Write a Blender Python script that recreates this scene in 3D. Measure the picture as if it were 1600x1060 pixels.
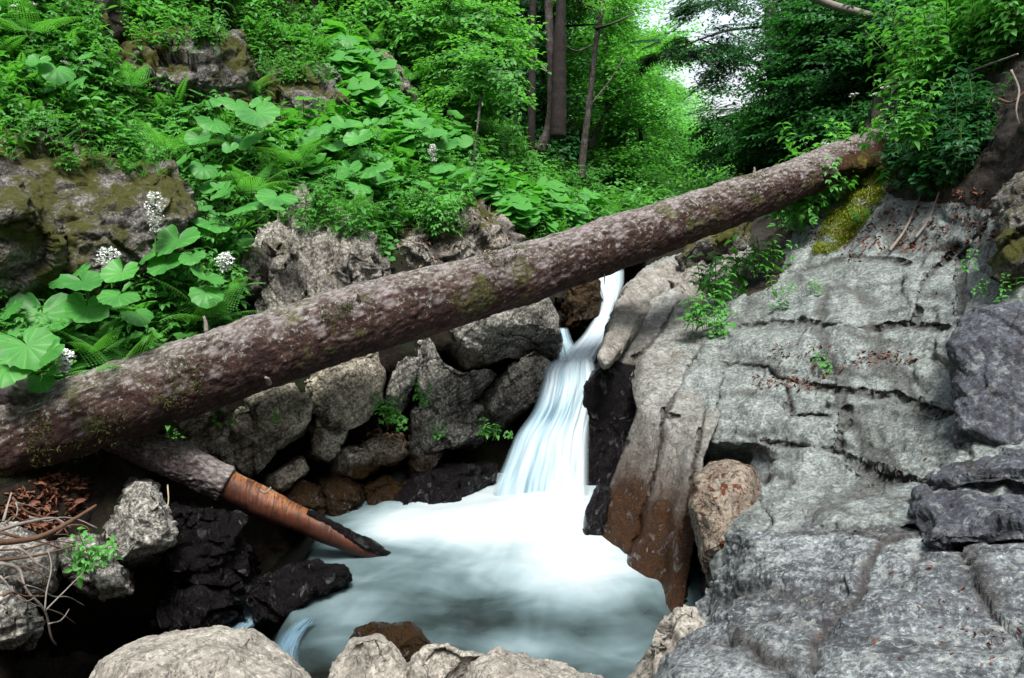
import bpy, math, random
import numpy as np
from mathutils import Vector
for o in list(bpy.data.objects): bpy.data.objects.remove(o, do_unlink=True)
random.seed(7); RNG = np.random.default_rng(11)
SC = bpy.context.scene; COL = SC.collection
R_ = math.radians
# ---------------------------------------------------------------- camera, sky, sun, exposure
F = 1244.0; PITCH = R_(12.0); CP, SP = math.cos(PITCH), math.sin(PITCH)
cam = bpy.data.cameras.new("camera"); camo = bpy.data.objects.new("camera", cam); COL.objects.link(camo)
cam.sensor_width = 36.0; cam.lens = 36.0 * F / 1600.0
cam.clip_start = 0.05; cam.clip_end = 600
camo.location = (0, 0, 0); camo.rotation_euler = (R_(90) - PITCH, 0, 0)
SC.camera = camo
w = bpy.data.worlds.new("World"); SC.world = w; w.use_nodes = True
nt = w.node_tree; bg = nt.nodes['Background']
sky = nt.nodes.new('ShaderNodeTexSky'); sky.sky_type = 'NISHITA'; sky.sun_disc = False
SUN_EL, SUN_AZ = R_(66), R_(172)       # azimuth measured from +Y towards +X
sky.sun_elevation = SUN_EL; sky.sun_rotation = SUN_AZ
sky.air_density = 1.0; sky.dust_density = 2.5; sky.ozone_density = 1.0
hsv = nt.nodes.new('ShaderNodeHueSaturation'); hsv.inputs['Saturation'].default_value = 0.45
nt.links.new(sky.outputs[0], hsv.inputs['Color']); nt.links.new(hsv.outputs[0], bg.inputs[0])
bg.inputs[1].default_value = 0.105
sl = bpy.data.lights.new("sun", 'SUN'); sl.energy = 2.7; sl.angle = R_(18); sl.color = (1.0, 0.985, 0.95)
slo = bpy.data.objects.new("sun", sl); COL.objects.link(slo)
sdir = Vector((math.sin(SUN_AZ) * math.cos(SUN_EL), math.cos(SUN_AZ) * math.cos(SUN_EL), math.sin(SUN_EL)))
slo.rotation_euler = sdir.to_track_quat('Z', 'Y').to_euler()
SC.view_settings.view_transform = 'Standard'; SC.view_settings.look = 'None'
SC.view_settings.exposure = 1.4; SC.view_settings.gamma = 1.0
SC.render.engine = 'CYCLES'
SC.cycles.max_bounces = 6; SC.cycles.diffuse_bounces = 3; SC.cycles.transmission_bounces = 4
SC.cycles.transparent_max_bounces = 12; SC.cycles.use_denoising = True

# ---------------------------------------------------------------- photo pixel + depth -> world
def W(px, py, d):
    px, py, d = np.broadcast_arrays(np.asarray(px, float), np.asarray(py, float), np.asarray(d, float))
    X = (px - 800) / F * d; Y = (530 - py) / F * d
    return np.stack([X, d * CP + Y * SP, Y * CP - d * SP], -1)
def dplane(py, z):          # depth at which the ray of row py meets the level z
    return -z / (SP + CP * (np.asarray(py, float) - 530) / F)
def toPix(p):
    p = np.asarray(p, float); d = p[..., 1] * CP - p[..., 2] * SP
    Y = p[..., 1] * SP + p[..., 2] * CP
    return 800 + p[..., 0] / d * F, 530 - Y / d * F, d
class RBF:
    def __init__(s, pts, sm=1e-3):
        a = np.array(pts, float); s.P = a[:, :2] / 500.0; n = len(a)
        K = s.k(s.P, s.P) + sm * np.eye(n); Q = np.hstack([np.ones((n, 1)), s.P])
        A = np.block([[K, Q], [Q.T, np.zeros((3, 3))]])
        s.w = np.linalg.solve(A, np.concatenate([a[:, 2], np.zeros(3)]))
    def k(s, A, B):
        return np.sqrt(((A[:, None] - B[None]) ** 2).sum(-1) + 1e-4) * -1.0
    def __call__(s, px, py):
        px, py = np.broadcast_arrays(np.asarray(px, float), np.asarray(py, float)); sh = px.shape
        X = np.stack([px.ravel(), py.ravel()], -1) / 500.0
        out = s.k(X, s.P) @ s.w[:-3] + s.w[-3] + X @ s.w[-2:]
        return out.reshape(sh)
# ---------------------------------------------------------------- noise
def _h(ix, iy, iz, s):
    h = (ix.astype(np.int64) * 73856093) ^ (iy.astype(np.int64) * 19349663) ^ (iz.astype(np.int64) * 83492791) ^ (s * 2654435761 & 0x7fffffff)
    h = (h ^ (h >> 13)) * 1274126177 & 0xffffffff
    h = (h ^ (h >> 16)) * 2246822519 & 0xffffffff
    return h ^ (h >> 15)
_G = np.array([(1,1,0),(-1,1,0),(1,-1,0),(-1,-1,0),(1,0,1),(-1,0,1),(1,0,-1),(-1,0,-1),(0,1,1),(0,-1,1),(0,1,-1),(0,-1,-1),(1,1,0),(0,-1,1),(-1,1,0),(0,-1,-1)], float)
def perlin(p, s=0):
    i = np.floor(p).astype(np.int64); f = p - i; u = f * f * f * (f * (f * 6 - 15) + 10); r = 0
    for dx in (0, 1):
        for dy in (0, 1):
            for dz in (0, 1):
                g = _G[_h(i[:, 0] + dx, i[:, 1] + dy, i[:, 2] + dz, s) & 15]
                d = (g * (f - (dx, dy, dz))).sum(1)
                r = r + d * (u[:, 0] if dx else 1 - u[:, 0]) * (u[:, 1] if dy else 1 - u[:, 1]) * (u[:, 2] if dz else 1 - u[:, 2])
    return r
def fbm(p, s=0, o=5, g=0.5, ridge=False):
    a, r, t = 1.0, 0, 0
    for k in range(o):
        n = perlin(p * (2.03 ** k) + k * 7.3, s + k)
        if ridge: n = 1 - 2 * np.abs(n) * 1.6
        r = r + a * n; t += a; a *= g
    return r / t
def worley(p, s=0):
    i = np.floor(p).astype(np.int64)
    n = len(p); F1 = np.full(n, 9.0); F2 = np.full(n, 9.0); ID = np.zeros(n, np.int64); C = np.zeros((n, 3))
    for dx in (-1, 0, 1):
        for dy in (-1, 0, 1):
            for dz in (-1, 0, 1):
                c = i + (dx, dy, dz); h = _h(c[:, 0], c[:, 1], c[:, 2], s)
                q = c + np.stack([(h & 255), (h >> 8) & 255, (h >> 16) & 255], -1) / 255.0 * 0.9 + .05
                d = np.sqrt(((p - q) ** 2).sum(1))
                cl = d < F1
                F2 = np.where(cl, F1, np.minimum(F2, d)); ID = np.where(cl, h, ID); C = np.where(cl[:, None], q, C); F1 = np.where(cl, d, F1)
    return F1, F2, ID, C
def hashvec(ID):
    h = (ID * 2654435761) & 0xffffffff; h = h ^ (h >> 15); h = (h * 2246822519) & 0xffffffff
    return np.stack([(h & 1023), (h >> 10) & 1023, (h >> 20) & 1023], -1) / 511.5 - 1.0
def rotm(ax, ang):
    ax = np.array(ax, float); ax /= np.linalg.norm(ax); c, s = math.cos(ang), math.sin(ang); x, y, z = ax
    return np.array([[c+x*x*(1-c), x*y*(1-c)-z*s, x*z*(1-c)+y*s],[y*x*(1-c)+z*s, c+y*y*(1-c), y*z*(1-c)-x*s],[z*x*(1-c)-y*s, z*y*(1-c)+x*s, c+z*z*(1-c)]])
# ---------------------------------------------------------------- mesh helpers
def tag(o, label=None, cat=None, group=None, kind=None):
    if label: o["label"] = label
    if cat: o["category"] = cat
    if group: o["group"] = group
    if kind: o["kind"] = kind
    return o
def mk(name, V, faces, mat=None, parent=None, smooth=True, attrs=None, uv=None, origin=None, mi=None):
    """faces: list of int arrays (n,3) / (n,4).  origin: world point that becomes the object's origin"""
    V = np.asarray(V, float)
    if origin is not None: V = V - np.asarray(origin, float)
    me = bpy.data.meshes.new(name)
    me.vertices.add(len(V)); me.vertices.foreach_set('co', V.astype(np.float32).ravel())
    faces = [np.asarray(f, np.int32) for f in faces if len(f)]
    nl = sum(f.size for f in faces); npoly = sum(len(f) for f in faces)
    me.loops.add(nl); me.loops.foreach_set('vertex_index', np.concatenate([f.ravel() for f in faces]))
    me.polygons.add(npoly); tot = np.concatenate([np.full(len(f), f.shape[1], np.int32) for f in faces])
    st = np.concatenate([[0], np.cumsum(tot)[:-1]]).astype(np.int32)
    me.polygons.foreach_set('loop_start', st); me.polygons.foreach_set('loop_total', tot)
    if smooth: me.polygons.foreach_set('use_smooth', np.ones(npoly, bool))
    if mi is not None: me.polygons.foreach_set('material_index', np.asarray(mi, np.int32))
    for k, a in (attrs or {}).items():
        a = np.asarray(a, np.float32)
        if a.ndim == 1:
            at = me.attributes.new(k, 'FLOAT', 'POINT'); at.data.foreach_set('value', a)
        else:
            at = me.attributes.new(k, 'FLOAT_VECTOR', 'POINT'); at.data.foreach_set('vector', a.ravel())
    me.update(calc_edges=True); me.validate()
    for m in (mat if isinstance(mat, (list, tuple)) else [mat]):
        if m: me.materials.append(m)
    o = bpy.data.objects.new(name, me); COL.objects.link(o)
    if origin is not None and parent is None: o.location = Vector([float(c) for c in origin])
    if parent is not None: o.parent = parent
    return o
def empty(name, loc, label=None, cat=None, group=None, rz=0):
    o = bpy.data.objects.new(name, None); COL.objects.link(o); o.empty_display_size = .1
    o.location = Vector([float(c) for c in loc]); o.rotation_euler = (0, 0, rz); return tag(o, label, cat, group)
def quads_grid(nu, nv, closed_u=False):
    i = np.arange(nv - 1)[:, None]; j = np.arange(nu if closed_u else nu - 1)[None]
    a = i * nu + j; b = i * nu + (j + 1) % nu
    return np.stack([a, b, b + nu, a + nu], -1).reshape(-1, 4)
def vnorm(V, Q):
    n = np.zeros_like(V); a, b, c, d = (V[Q[:, k]] for k in range(4))
    fn = np.cross(c - a, d - b)
    for k in range(4):
        for ax in range(3): n[:, ax] += np.bincount(Q[:, k], fn[:, ax], len(V))
    return n / (np.linalg.norm(n, axis=1, keepdims=True) + 1e-12)
def inpoly(px, py, poly):
    poly = np.asarray(poly, float); r = np.zeros(np.shape(px), bool); n = len(poly)
    for k in range(n):
        x1, y1 = poly[k]; x2, y2 = poly[(k + 1) % n]
        if y1 == y2: continue
        c = ((y1 > py) != (y2 > py)) & (px < (x2 - x1) * (py - y1) / (y2 - y1) + x1); r ^= c
    return r
def nearest_on(px, py, poly):
    poly = np.asarray(poly, float); P = np.stack([px, py], -1); best = np.full(px.shape, 1e9); B = P.copy()
    for k in range(len(poly)):
        a, b = poly[k], poly[(k + 1) % len(poly)]; ab = b - a
        t = np.clip(((P - a) @ ab) / (ab @ ab + 1e-9), 0, 1); q = a + t[..., None] * ab
        d = np.sqrt(((P - q) ** 2).sum(-1)); m = d < best; best = np.where(m, d, best); B = np.where(m[..., None], q, B)
    return B, best
# ---------------------------------------------------------------- rock surface relief (in world metres)
def relief(V, N, seed=0, facet=.03, fscale=2.5, crack=.02, fb=.03, fbs=3., strata=.0, sn=(0.3, -.2, 1), ss=12., aniso=(1, 1, 1), fine=.004, cw=.06, rdg=.02):
    A = np.array(aniso, float); sn = np.array(sn, float); sn /= np.linalg.norm(sn)
    wp = V + .10 * np.stack([fbm(V * 1.7 + 11, seed + 50, 3), fbm(V * 1.7 + 37, seed + 51, 3), fbm(V * 1.7 + 71, seed + 52, 3)], -1)
    D = np.zeros(len(V)); CR = np.zeros(len(V)); ck = min(1, crack / .012); ks = min(1, strata / .012)
    if facet or crack:
        p = wp * fscale * A; F1, F2, ID, C = worley(p, seed); g = hashvec(ID)
        D += facet * ((g * (p - C)).sum(1) * 1.3 + g[:, 0] * .5)
        e = np.exp(-((F2 - F1) / cw) ** 2); m = np.clip(fbm(V * 2.1 + 3, seed + 9, 2) * 4 + .35, 0, 1)
        D -= crack * e * m; CR = np.maximum(CR, e * m * ck)
        p = wp * fscale * 2.7 * A + 5; F1, F2, ID, C = worley(p, seed + 3); g = hashvec(ID)
        D += facet * .33 * ((g * (p - C)).sum(1) * 1.3 + g[:, 0] * .5)
        e = np.exp(-((F2 - F1) / cw) ** 2) * np.clip(fbm(V * 3.1 + 3, seed + 19, 2) * 5, 0, 1)
        D -= crack * .4 * e; CR = np.maximum(CR, e * .6 * ck)
    if fb: D += fb * fbm(V * fbs, seed + 5, 6, .55)
    if rdg: D += rdg * (fbm(V * 4.3 + 9, seed + 31, 4, .55, True) - .5)
    if strata:
        t = (wp @ sn) * ss + 1.5 * fbm(V * 1.2, seed + 8, 3)
        w_ = V - (V @ sn)[:, None] * sn * .0
        r1 = perlin(np.stack([t, t * 0 + .5 + (V[:, 0]) * .6, V[:, 1] * .6], -1), seed + 7)
        r2 = perlin(np.stack([t * 2.7, V[:, 0] * 1.3, V[:, 1] * 1.3], -1), seed + 6)
        D += strata * (r1 * 1.2 + r2 * .5)
        CR = np.maximum(CR, np.clip(-r1 * 2.2 - .35, 0, .8) * ks)
    if fine: D += fine * fbm(V * 22, seed + 2, 3, .6)
    return V + N * D[:, None], CR
# ---------------------------------------------------------------- materials
class NT:
    def __init__(s, name):
        s.m = bpy.data.materials.new(name); s.m.use_nodes = True; s.t = s.m.node_tree
        s.b = s.t.nodes['Principled BSDF']; s.out = s.t.nodes['Material Output']
    def n(s, ty, **kw):
        x = s.t.nodes.new(ty)
        for k, v in kw.items():
            if k in ('inp',):
                for a, b in v.items(): s.set(x, a, b)
            else: setattr(x, k, v)
        return x
    def set(s, x, a, b):
        if hasattr(b, 'is_output') or isinstance(b, bpy.types.NodeSocket): s.t.links.new(b, x.inputs[a])
        else: x.inputs[a].default_value = b
    def pos(s): return s.n('ShaderNodeNewGeometry').outputs['Position']
    def obj(s): return s.n('ShaderNodeTexCoord').outputs['Object']
    def attr(s, nm): return s.n('ShaderNodeAttribute', attribute_name=nm)
    def mapv(s, v, scale=(1, 1, 1), rot=(0, 0, 0)):
        if any(rot): v = s.n('ShaderNodeMapping', inp={'Vector': v, 'Rotation': rot}).outputs[0]
        return s.n('ShaderNodeMapping', inp={'Vector': v, 'Scale': scale}).outputs[0]
    def noise(s, v, sc, det=6, ro=.6, dist=0., col=False):
        x = s.n('ShaderNodeTexNoise', inp={'Vector': v, 'Scale': sc, 'Detail': det, 'Roughness': ro, 'Distortion': dist})
        return x.outputs[1 if col else 0]
    def vor(s, v, sc, feat='F1', rnd=1.):
        x = s.n('ShaderNodeTexVoronoi', feature=feat); s.set(x, 'Vector', v); s.set(x, 'Scale', sc); s.set(x, 'Randomness', rnd); return x
    def ramp(s, f, *st, interp='LINEAR'):
        x = s.n('ShaderNodeValToRGB'); s.set(x, 0, f); e = x.color_ramp.elements; x.color_ramp.interpolation = interp
        while len(e) < len(st): e.new(.5)
        for k, (p, c) in enumerate(st):
            e[k].position = p; e[k].color = (c, c, c, 1) if not isinstance(c, (tuple, list)) else (*c[:3], 1)
        return x.outputs[0]
    def mix(s, f, a, b, mode='MIX'):
        x = s.n('ShaderNodeMix', data_type='RGBA', blend_type=mode)
        for i, v in ((0, f), (6, a), (7, b)):
            if isinstance(v, (tuple, list)): v = (*v[:3], 1)
            s.set(x, i, v)
        return x.outputs[2]
    def m_(s, op, a, b=0., c=0., clamp=False):
        x = s.n('ShaderNodeMath', operation=op, use_clamp=clamp)
        for i, v in enumerate((a, b, c)):
            if i < len(x.inputs): s.set(x, i, v)
        return x.outputs[0]
    def sepz(s, v, k=2): return s.n('ShaderNodeSeparateXYZ', inp={0: v}).outputs[k]
    def bump(s, h, st=.5, d=.01, nrm=None):
        x = s.n('ShaderNodeBump', inp={'Height': h, 'Strength': st, 'Distance': d})
        if nrm is not None: s.set(x, 'Normal', nrm)
        return x.outputs[0]
    def fin(s, col=None, rough=None, nrm=None, spec=None):
        for k, v in (('Base Color', col), ('Roughness', rough), ('Normal', nrm), ('Specular IOR Level', spec)):
            if v is None: continue
            if k == 'Base Color' and isinstance(v, (tuple, list)): v = (*v[:3], 1)
            s.set(s.b, k, v)
        return s.m
STRROT = (R_(20), R_(35), R_(10))
def rockmat(name, light, mid, dark, moss=0., mnz=.18, mosscol=(.07, .075, .012), wetz=None, wetcol=(.055, .028, .012), streak=.6, rough=.8, blot=0., speck=1., lich=0., rot=STRROT, stretch=(1, 1, 7), spec=.4, wmix=.6, wband=.06):
    s = NT(name); P = s.pos(); 
    big = s.noise(P, 1.3, 8, .62, .3); med = s.noise(P, 6.5, 8, .7); fin = s.noise(P, 55, 5, .75)
    st = s.noise(s.mapv(P, stretch, rot), 3.2, 8, .68, .4)
    c = s.ramp(big, (.33, mid), (.62, light))
    c = s.mix(s.ramp(med, (.40, .75), (.58, 0.)), c, tuple(x * .5 + y * .5 for x, y in zip(mid, dark)))
    c = s.mix(s.m_('MULTIPLY', s.ramp(st, (.38, 1.), (.54, 0.)), streak), c, dark)
    c = s.mix(s.m_('MULTIPLY', s.ramp(fin, (.40, 1.), (.53, 0.)), .75 * speck), c, dark)
    c = s.mix(s.m_('MULTIPLY', s.ramp(fin, (.55, 0.), (.66, 1.)), .6 * speck), c, tuple(min(.8, x * 1.55) for x in light))
    if lich:
        v = s.noise(P, 17, 4, .7); c = s.mix(s.m_('MULTIPLY', s.ramp(v, (.55, 0.), (.62, 1.)), lich), c, (.40, .42, .39))
    if blot:
        v = s.noise(P, 15, 5, .7, 2.2); c = s.mix(s.m_('MULTIPLY', s.ramp(v, (.54, 0.), (.57, 1.)), blot), c, (.09, .032, .016))
    cr = s.attr('crack').outputs['Fac']
    c = s.mix(s.m_('MULTIPLY', cr, .8), c, (.022, .016, .012))
    so = s.attr('soil').outputs['Fac']; so = s.ramp(s.m_('ADD', so, s.m_('MULTIPLY', s.m_('SUBTRACT', s.noise(P, 4, 5, .6), .5), 1.1)), (.42, 0.), (.55, 1.))
    c = s.mix(so, c, s.mix(s.ramp(fin, (.45, 0.), (.65, 1.)), (.008, .006, .005), (.05, .032, .02)))
    g = s.n('ShaderNodeNewGeometry'); nz = s.sepz(g.outputs['Normal'])
    hgt = s.m_('ADD', s.m_('MULTIPLY', st, .8), s.m_('ADD', s.m_('MULTIPLY', med, .8), s.m_('MULTIPLY', fin, .45)))
    rgh = s.ramp(med, (.3, rough - .12), (.7, min(1, rough + .12)))
    if moss:
        mm = s.m_('ADD', s.noise(P, 2.6, 6, .65), s.m_('MULTIPLY', nz, mnz))
        mk_ = s.ramp(mm, (.66 - .16 * moss, 0.), (.74 - .16 * moss, 1.))
        mc = s.mix(s.noise(P, 40, 4, .8), tuple(x * .4 for x in mosscol), tuple(x * 1.7 for x in mosscol))
        c = s.mix(mk_, c, mc); rgh = s.m_('MAXIMUM', rgh, mk_); hgt = s.m_('ADD', hgt, s.m_('MULTIPLY', mk_, s.noise(P, 120, 3, .9)))
    if wetz is not None:
        z = s.sepz(P); e = s.m_('ADD', z, s.m_('MULTIPLY', s.m_('SUBTRACT', s.noise(P, 2.2, 5, .6), .5), -.5))
        wm = s.n('ShaderNodeMapRange', inp={0: e, 1: wetz + wband, 2: wetz - wband, 3: 0., 4: 1.}).outputs[0]
        wc = s.mix(wmix, s.mix(1., c, (.20, .125, .08), 'MULTIPLY'), wetcol)
        gl = s.ramp(s.noise(s.mapv(P, (1, 1, .45), (.3, .2, 0)), 15, 5, .7, 1.5), (.54, 0.), (.62, 1.)); spec = s.m_('ADD', s.m_('MULTIPLY', s.m_('MULTIPLY', wm, gl), 1.1), .10); hgt = s.m_('ADD', hgt, s.m_('MULTIPLY', gl, .3))
        c = s.mix(wm, c, wc); rgh = s.m_('MULTIPLY', rgh, s.m_('SUBTRACT', 1., s.m_('MULTIPLY', wm, .72)))
    return s.fin(c, rgh, s.bump(hgt, 1., .028), spec)
WZ = -2.2
M_grey = rockmat('pale grey lichened rock', (.34, .36, .345), (.22, .235, .225), (.055, .06, .06), lich=.35)
M_slab = rockmat('pale bench rock', (.29, .325, .305), (.19, .215, .205), (.05, .058, .058), streak=.35, lich=.45, stretch=(1, 1, 4), rot=(R_(10), R_(-12), 0))
M_dark = rockmat('dark slate rock', (.12, .13, .155), (.06, .065, .08), (.016, .016, .02), lich=.3, streak=.5)
M_cliff = rockmat('mossy cliff rock', (.32, .30, .275), (.15, .14, .125), (.022, .018, .016), moss=1.2, mnz=.04, mosscol=(.075, .078, .011), streak=.8)
M_stump = rockmat('fluted buff rock', (.42, .39, .34), (.22, .20, .17), (.03, .025, .02), moss=.05, streak=.9, stretch=(6, 6, 1), rot=(R_(8), R_(14), 0))
M_block = rockmat('layered grey block', (.52, .50, .44), (.28, .27, .24), (.018, .017, .016), streak=.8, wetz=-2.05)
M_buff = rockmat('buff boulder rock', (.62, .56, .44), (.37, .33, .255), (.03, .024, .018), streak=.6, wetz=-1.98, wetcol=(.085, .05, .018))
M_wetb = rockmat('wet brown rock', (.10, .065, .03), (.045, .028, .013), (.012, .008, .005), wetz=-1.2, wetcol=(.035, .02, .008), rough=.5, streak=.5)
M_wall = rockmat('wet gorge wall', (.36, .365, .34), (.23, .23, .21), (.08, .07, .055), speck=.5, rough=.5, stretch=(5, 5, 1), rot=(R_(-15), R_(20), 0), wmix=.72, wband=.22, wetz=-1.72, wetcol=(.032, .013, .005), streak=.4)
M_blot = rockmat('blotched buff rock', (.34, .30, .24), (.24, .205, .16), (.08, .06, .045), blot=1., streak=.25, speck=.6, wetz=-2.25)
M_smooth = rockmat('smooth water-worn rock', (.40, .385, .35), (.27, .255, .225), (.10, .085, .065), streak=.35, speck=.6, wetz=-1.62)
M_black = rockmat('black wet rock', (.03, .027, .03), (.012, .011, .013), (.004, .004, .005), wetz=0.5, wetcol=(.006, .005, .006), rough=.5, spec=.4)
M_fore = rockmat('pale foreground rock', (.50, .47, .40), (.37, .345, .30), (.14, .12, .10), streak=.3, speck=.7, wetz=-2.3)
M_front = rockmat('dark banded slab rock', (.34, .375, .37), (.13, .142, .155), (.025, .027, .033), streak=.85, lich=.4, stretch=(.7, 1.1, 6), rot=(R_(32), R_(-13), 0))

def soilmat():
    s = NT('forest soil'); P = s.pos(); n = s.noise(P, 5, 8, .7); f = s.noise(P, 45, 5, .8)
    c = s.ramp(n, (.35, (.005, .004, .003)), (.6, (.016, .011, .007)), (.75, (.03, .02, .012)))
    c = s.mix(s.ramp(f, (.5, 0.), (.65, .5)), c, (.06, .036, .02))
    g = s.sepz(s.n('ShaderNodeNewGeometry').outputs['Normal'])
    c = s.mix(s.ramp(s.noise(P, 3.1, 5, .7), (.5, 0.), (.62, .8)), c, (.010, .02, .005))
    return s.fin(c, .95, s.bump(s.m_('ADD', n, f), .9, .03), .2)
M_soil = soilmat()
def moundmat():
    s = NT('needle covered soil'); P = s.pos(); n = s.noise(P, 4, 5, .7); f = s.noise(P, 90, 5, .85)
    c = s.ramp(f, (.35, (.015, .008, .005)), (.5, (.045, .022, .012)), (.65, (.11, .06, .03))); c = s.mix(s.ramp(n, (.5, 0.), (.62, .8)), c, s.mix(f, (.03, .04, .004), (.22, .22, .03)))
    return s.fin(c, .95, s.bump(f, 1., .02), .1)
M_mound = moundmat()
def leafmat(name, dark, light, trans=.45, rough=.45, spec=.35, hue=0.):
    s = NT(name); t = s.attr('tint').outputs['Fac']
    P = s.pos(); n = s.noise(P, 1.1, 3, .6)
    f = s.m_('ADD', s.m_('MULTIPLY', t, .65), s.m_('MULTIPLY', s.m_('SUBTRACT', n, .32), .95), clamp=True)
    c = s.mix(f, dark, light)
    v = s.noise(s.obj(), 60, 2, .5); c = s.mix(s.m_('MULTIPLY', v, .25), c, tuple(x * .5 for x in dark))
    s.fin(c, rough, None, spec)
    tr = s.n('ShaderNodeBsdfTranslucent'); s.set(tr, 0, s.mix(1., c, (1.25, 1.35, .6), 'MULTIPLY'))
    mx = s.n('ShaderNodeMixShader'); s.set(mx, 0, trans); s.t.links.new(s.b.outputs[0], mx.inputs[1]); s.t.links.new(tr.outputs[0], mx.inputs[2])
    s.t.links.new(mx.outputs[0], s.out.inputs[0]); return s.m
L_herb = leafmat('herb leaf', (.018, .10, .018), (.17, .53, .10))
L_fern = leafmat('fern leaf', (.03, .16, .025), (.17, .52, .09))
L_butt = leafmat('butterbur leaf', (.035, .19, .03), (.15, .48, .08), rough=.5)
def veinleaf():
    s = NT('veined butterbur leaf'); O = s.obj(); x, y = s.sepz(O, 0), s.sepz(O, 1); th = s.m_('ARCTAN2', y, x)
    v = s.m_('POWER', s.m_('ABSOLUTE', s.m_('COSINE', s.m_('MULTIPLY', th, 5.5))), 40.); t = s.attr('tint').outputs['Fac']; n = s.noise(O, 9, 5, .7)
    w2 = s.vor(O, 55, 'DISTANCE_TO_EDGE').outputs[0]; v = s.m_('MAXIMUM', v, s.m_('MULTIPLY', s.ramp(w2, (0., 1.), (.06, 0.)), .35))
    c = s.mix(s.m_('ADD', s.m_('MULTIPLY', t, .5), s.m_('MULTIPLY', n, .5)), (.03, .16, .03), (.10, .38, .06)); c = s.mix(s.m_('MULTIPLY', v, .5), c, (.20, .46, .13)); c = s.mix(s.ramp(s.noise(s.pos(), 26, 4, .7), (.62, 0.), (.68, .8)), c, (.13, .12, .03)); c = s.mix(s.ramp(s.noise(s.pos(), 5, 2, .5), (.35, .55), (.55, 0.)), c, (.02, .13, .025))
    s.fin(c, .5, s.bump(v, -.5, .004), .35); tr = s.n('ShaderNodeBsdfTranslucent'); s.set(tr, 0, s.mix(1., c, (1.2, 1.25, .6), 'MULTIPLY'))
    mx = s.n('ShaderNodeMixShader'); s.set(mx, 0, .4); s.t.links.new(s.b.outputs[0], mx.inputs[1]); s.t.links.new(tr.outputs[0], mx.inputs[2]); s.t.links.new(mx.outputs[0], s.out.inputs[0]); return s.m
L_buttv = veinleaf()
L_dark = leafmat('shade leaf', (.005, .034, .012), (.035, .18, .05), trans=.35)  # dark leaf green with the shade of the wood in its colour
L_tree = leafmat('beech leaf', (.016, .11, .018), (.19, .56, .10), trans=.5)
L_treeb = leafmat('sunlit valley leaf', (.08, .30, .07), (.26, .64, .18), trans=.5)  # lighter beech leaf; the valley's sunlight is put into its colour
L_treed = leafmat('shaded tree leaf', (.006, .042, .014), (.065, .29, .06), trans=.4)  # darker tree leaf; the right slope's shade is put into its colour
L_conif = leafmat('spruce needles', (.004, .018, .008), (.010, .045, .016), trans=.15)
L_grass = leafmat('grass blade', (.025, .11, .012), (.10, .30, .04), trans=.4)
def plain(name, c, rough=.7, spec=.3, nsc=20., var=.35, bump=.3):
    s = NT(name); P = s.obj(); n = s.noise(P, nsc, 5, .65)
    return s.fin(s.mix(n, tuple(x * (1 - var) for x in c), tuple(min(1, x * (1 + var)) for x in c)), rough, s.bump(n, bump, .01), spec)
M_stem = plain('green stem', (.05, .13, .025)); M_white = plain('white petal', (.72, .74, .70), .6, .2, 60, .12)
M_yell = plain('yellow petal', (.75, .50, .03), .6); M_twig = plain('grey dead wood', (.19, .165, .145), .85, .2, 30, .5, .6)
M_twigb = plain('brown dead wood', (.10, .055, .035), .85, .2, 30, .5, .6); M_litter = plain('dead leaf', (.13, .055, .032), .8, .2, 8, .7)
M_litterp = plain('pale dead leaf', (.34, .22, .14), .8, .2, 8, .5); M_straw = plain('dry straw', (.33, .27, .17), .8, .2, 20, .4)
M_moss = leafmat('yellow green moss', (.10, .14, .010), (.32, .36, .04), trans=.1, rough=.95, spec=.05)
def barkmat(name, a, b, c_, lichen=.0, moss=.0, sc=1., dist=.02, under=False):
    s = NT(name); P = s.obj(); n = s.noise(s.mapv(P, (.35, 1, 1)), 9 * sc, 8, .7); f = s.noise(P, 55 * sc, 5, .75)
    c = s.ramp(n, (.32, c_), (.5, b), (.68, a))
    c = s.mix(s.ramp(f, (.42, .75), (.55, 0.)), c, c_)
    g = s.n('ShaderNodeNewGeometry'); nz = s.sepz(g.outputs['Normal'])
    if lichen:
        c = s.mix(s.m_('MULTIPLY', s.ramp(s.m_('ADD', nz, s.m_('SUBTRACT', s.noise(P, 3, 4, .6), .5)), (.40, 0.), (1., .75)), lichen), c, (.19, .165, .145))  # weathered pale upper side, with light from above put into the colour
        l1 = s.m_('ADD', s.noise(P, 38 * sc, 5, .75), s.m_('MULTIPLY', nz, .10)); c = s.mix(s.m_('MULTIPLY', s.ramp(l1, (.59, 0.), (.66, 1.)), lichen), c, (.29, .30, .26))
        l2 = s.m_('ADD', s.noise(P, 7 * sc, 5, .6), s.m_('MULTIPLY', nz, .16)); c = s.mix(s.m_('MULTIPLY', s.ramp(l2, (.58, 0.), (.70, .75)), lichen), c, (.27, .235, .23))
    if moss:
        l3 = s.noise(P, 3.4, 5, .65); mm = s.ramp(l3, (.64 - .1 * moss, 0.), (.68 - .1 * moss, .85)); mm = s.m_('MULTIPLY', mm, s.ramp(s.noise(P, 60, 3, .8), (.42, 0.), (.52, 1.)))
        c = s.mix(mm, c, (.075, .085, .02)); 
    cr = s.attr('crack').outputs['Fac']; c = s.mix(s.m_('MULTIPLY', cr, .95), c, (.014, .006, .005))
    return s.fin(c, .85, s.bump(s.m_('ADD', n, s.m_('MULTIPLY', f, .7)), .9, dist), .25)
M_bark = barkmat('spruce bark', (.115, .070, .055), (.050, .022, .016), (.014, .006, .005), lichen=.75, moss=.8, sc=1.)
M_barkg = barkmat('grey scaly bark', (.20, .18, .18), (.11, .085, .085), (.03, .022, .022), lichen=.8)
M_barkt = barkmat('grey tree bark', (.12, .11, .10), (.055, .048, .04), (.02, .017, .014), lichen=.35, moss=.4)
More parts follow.
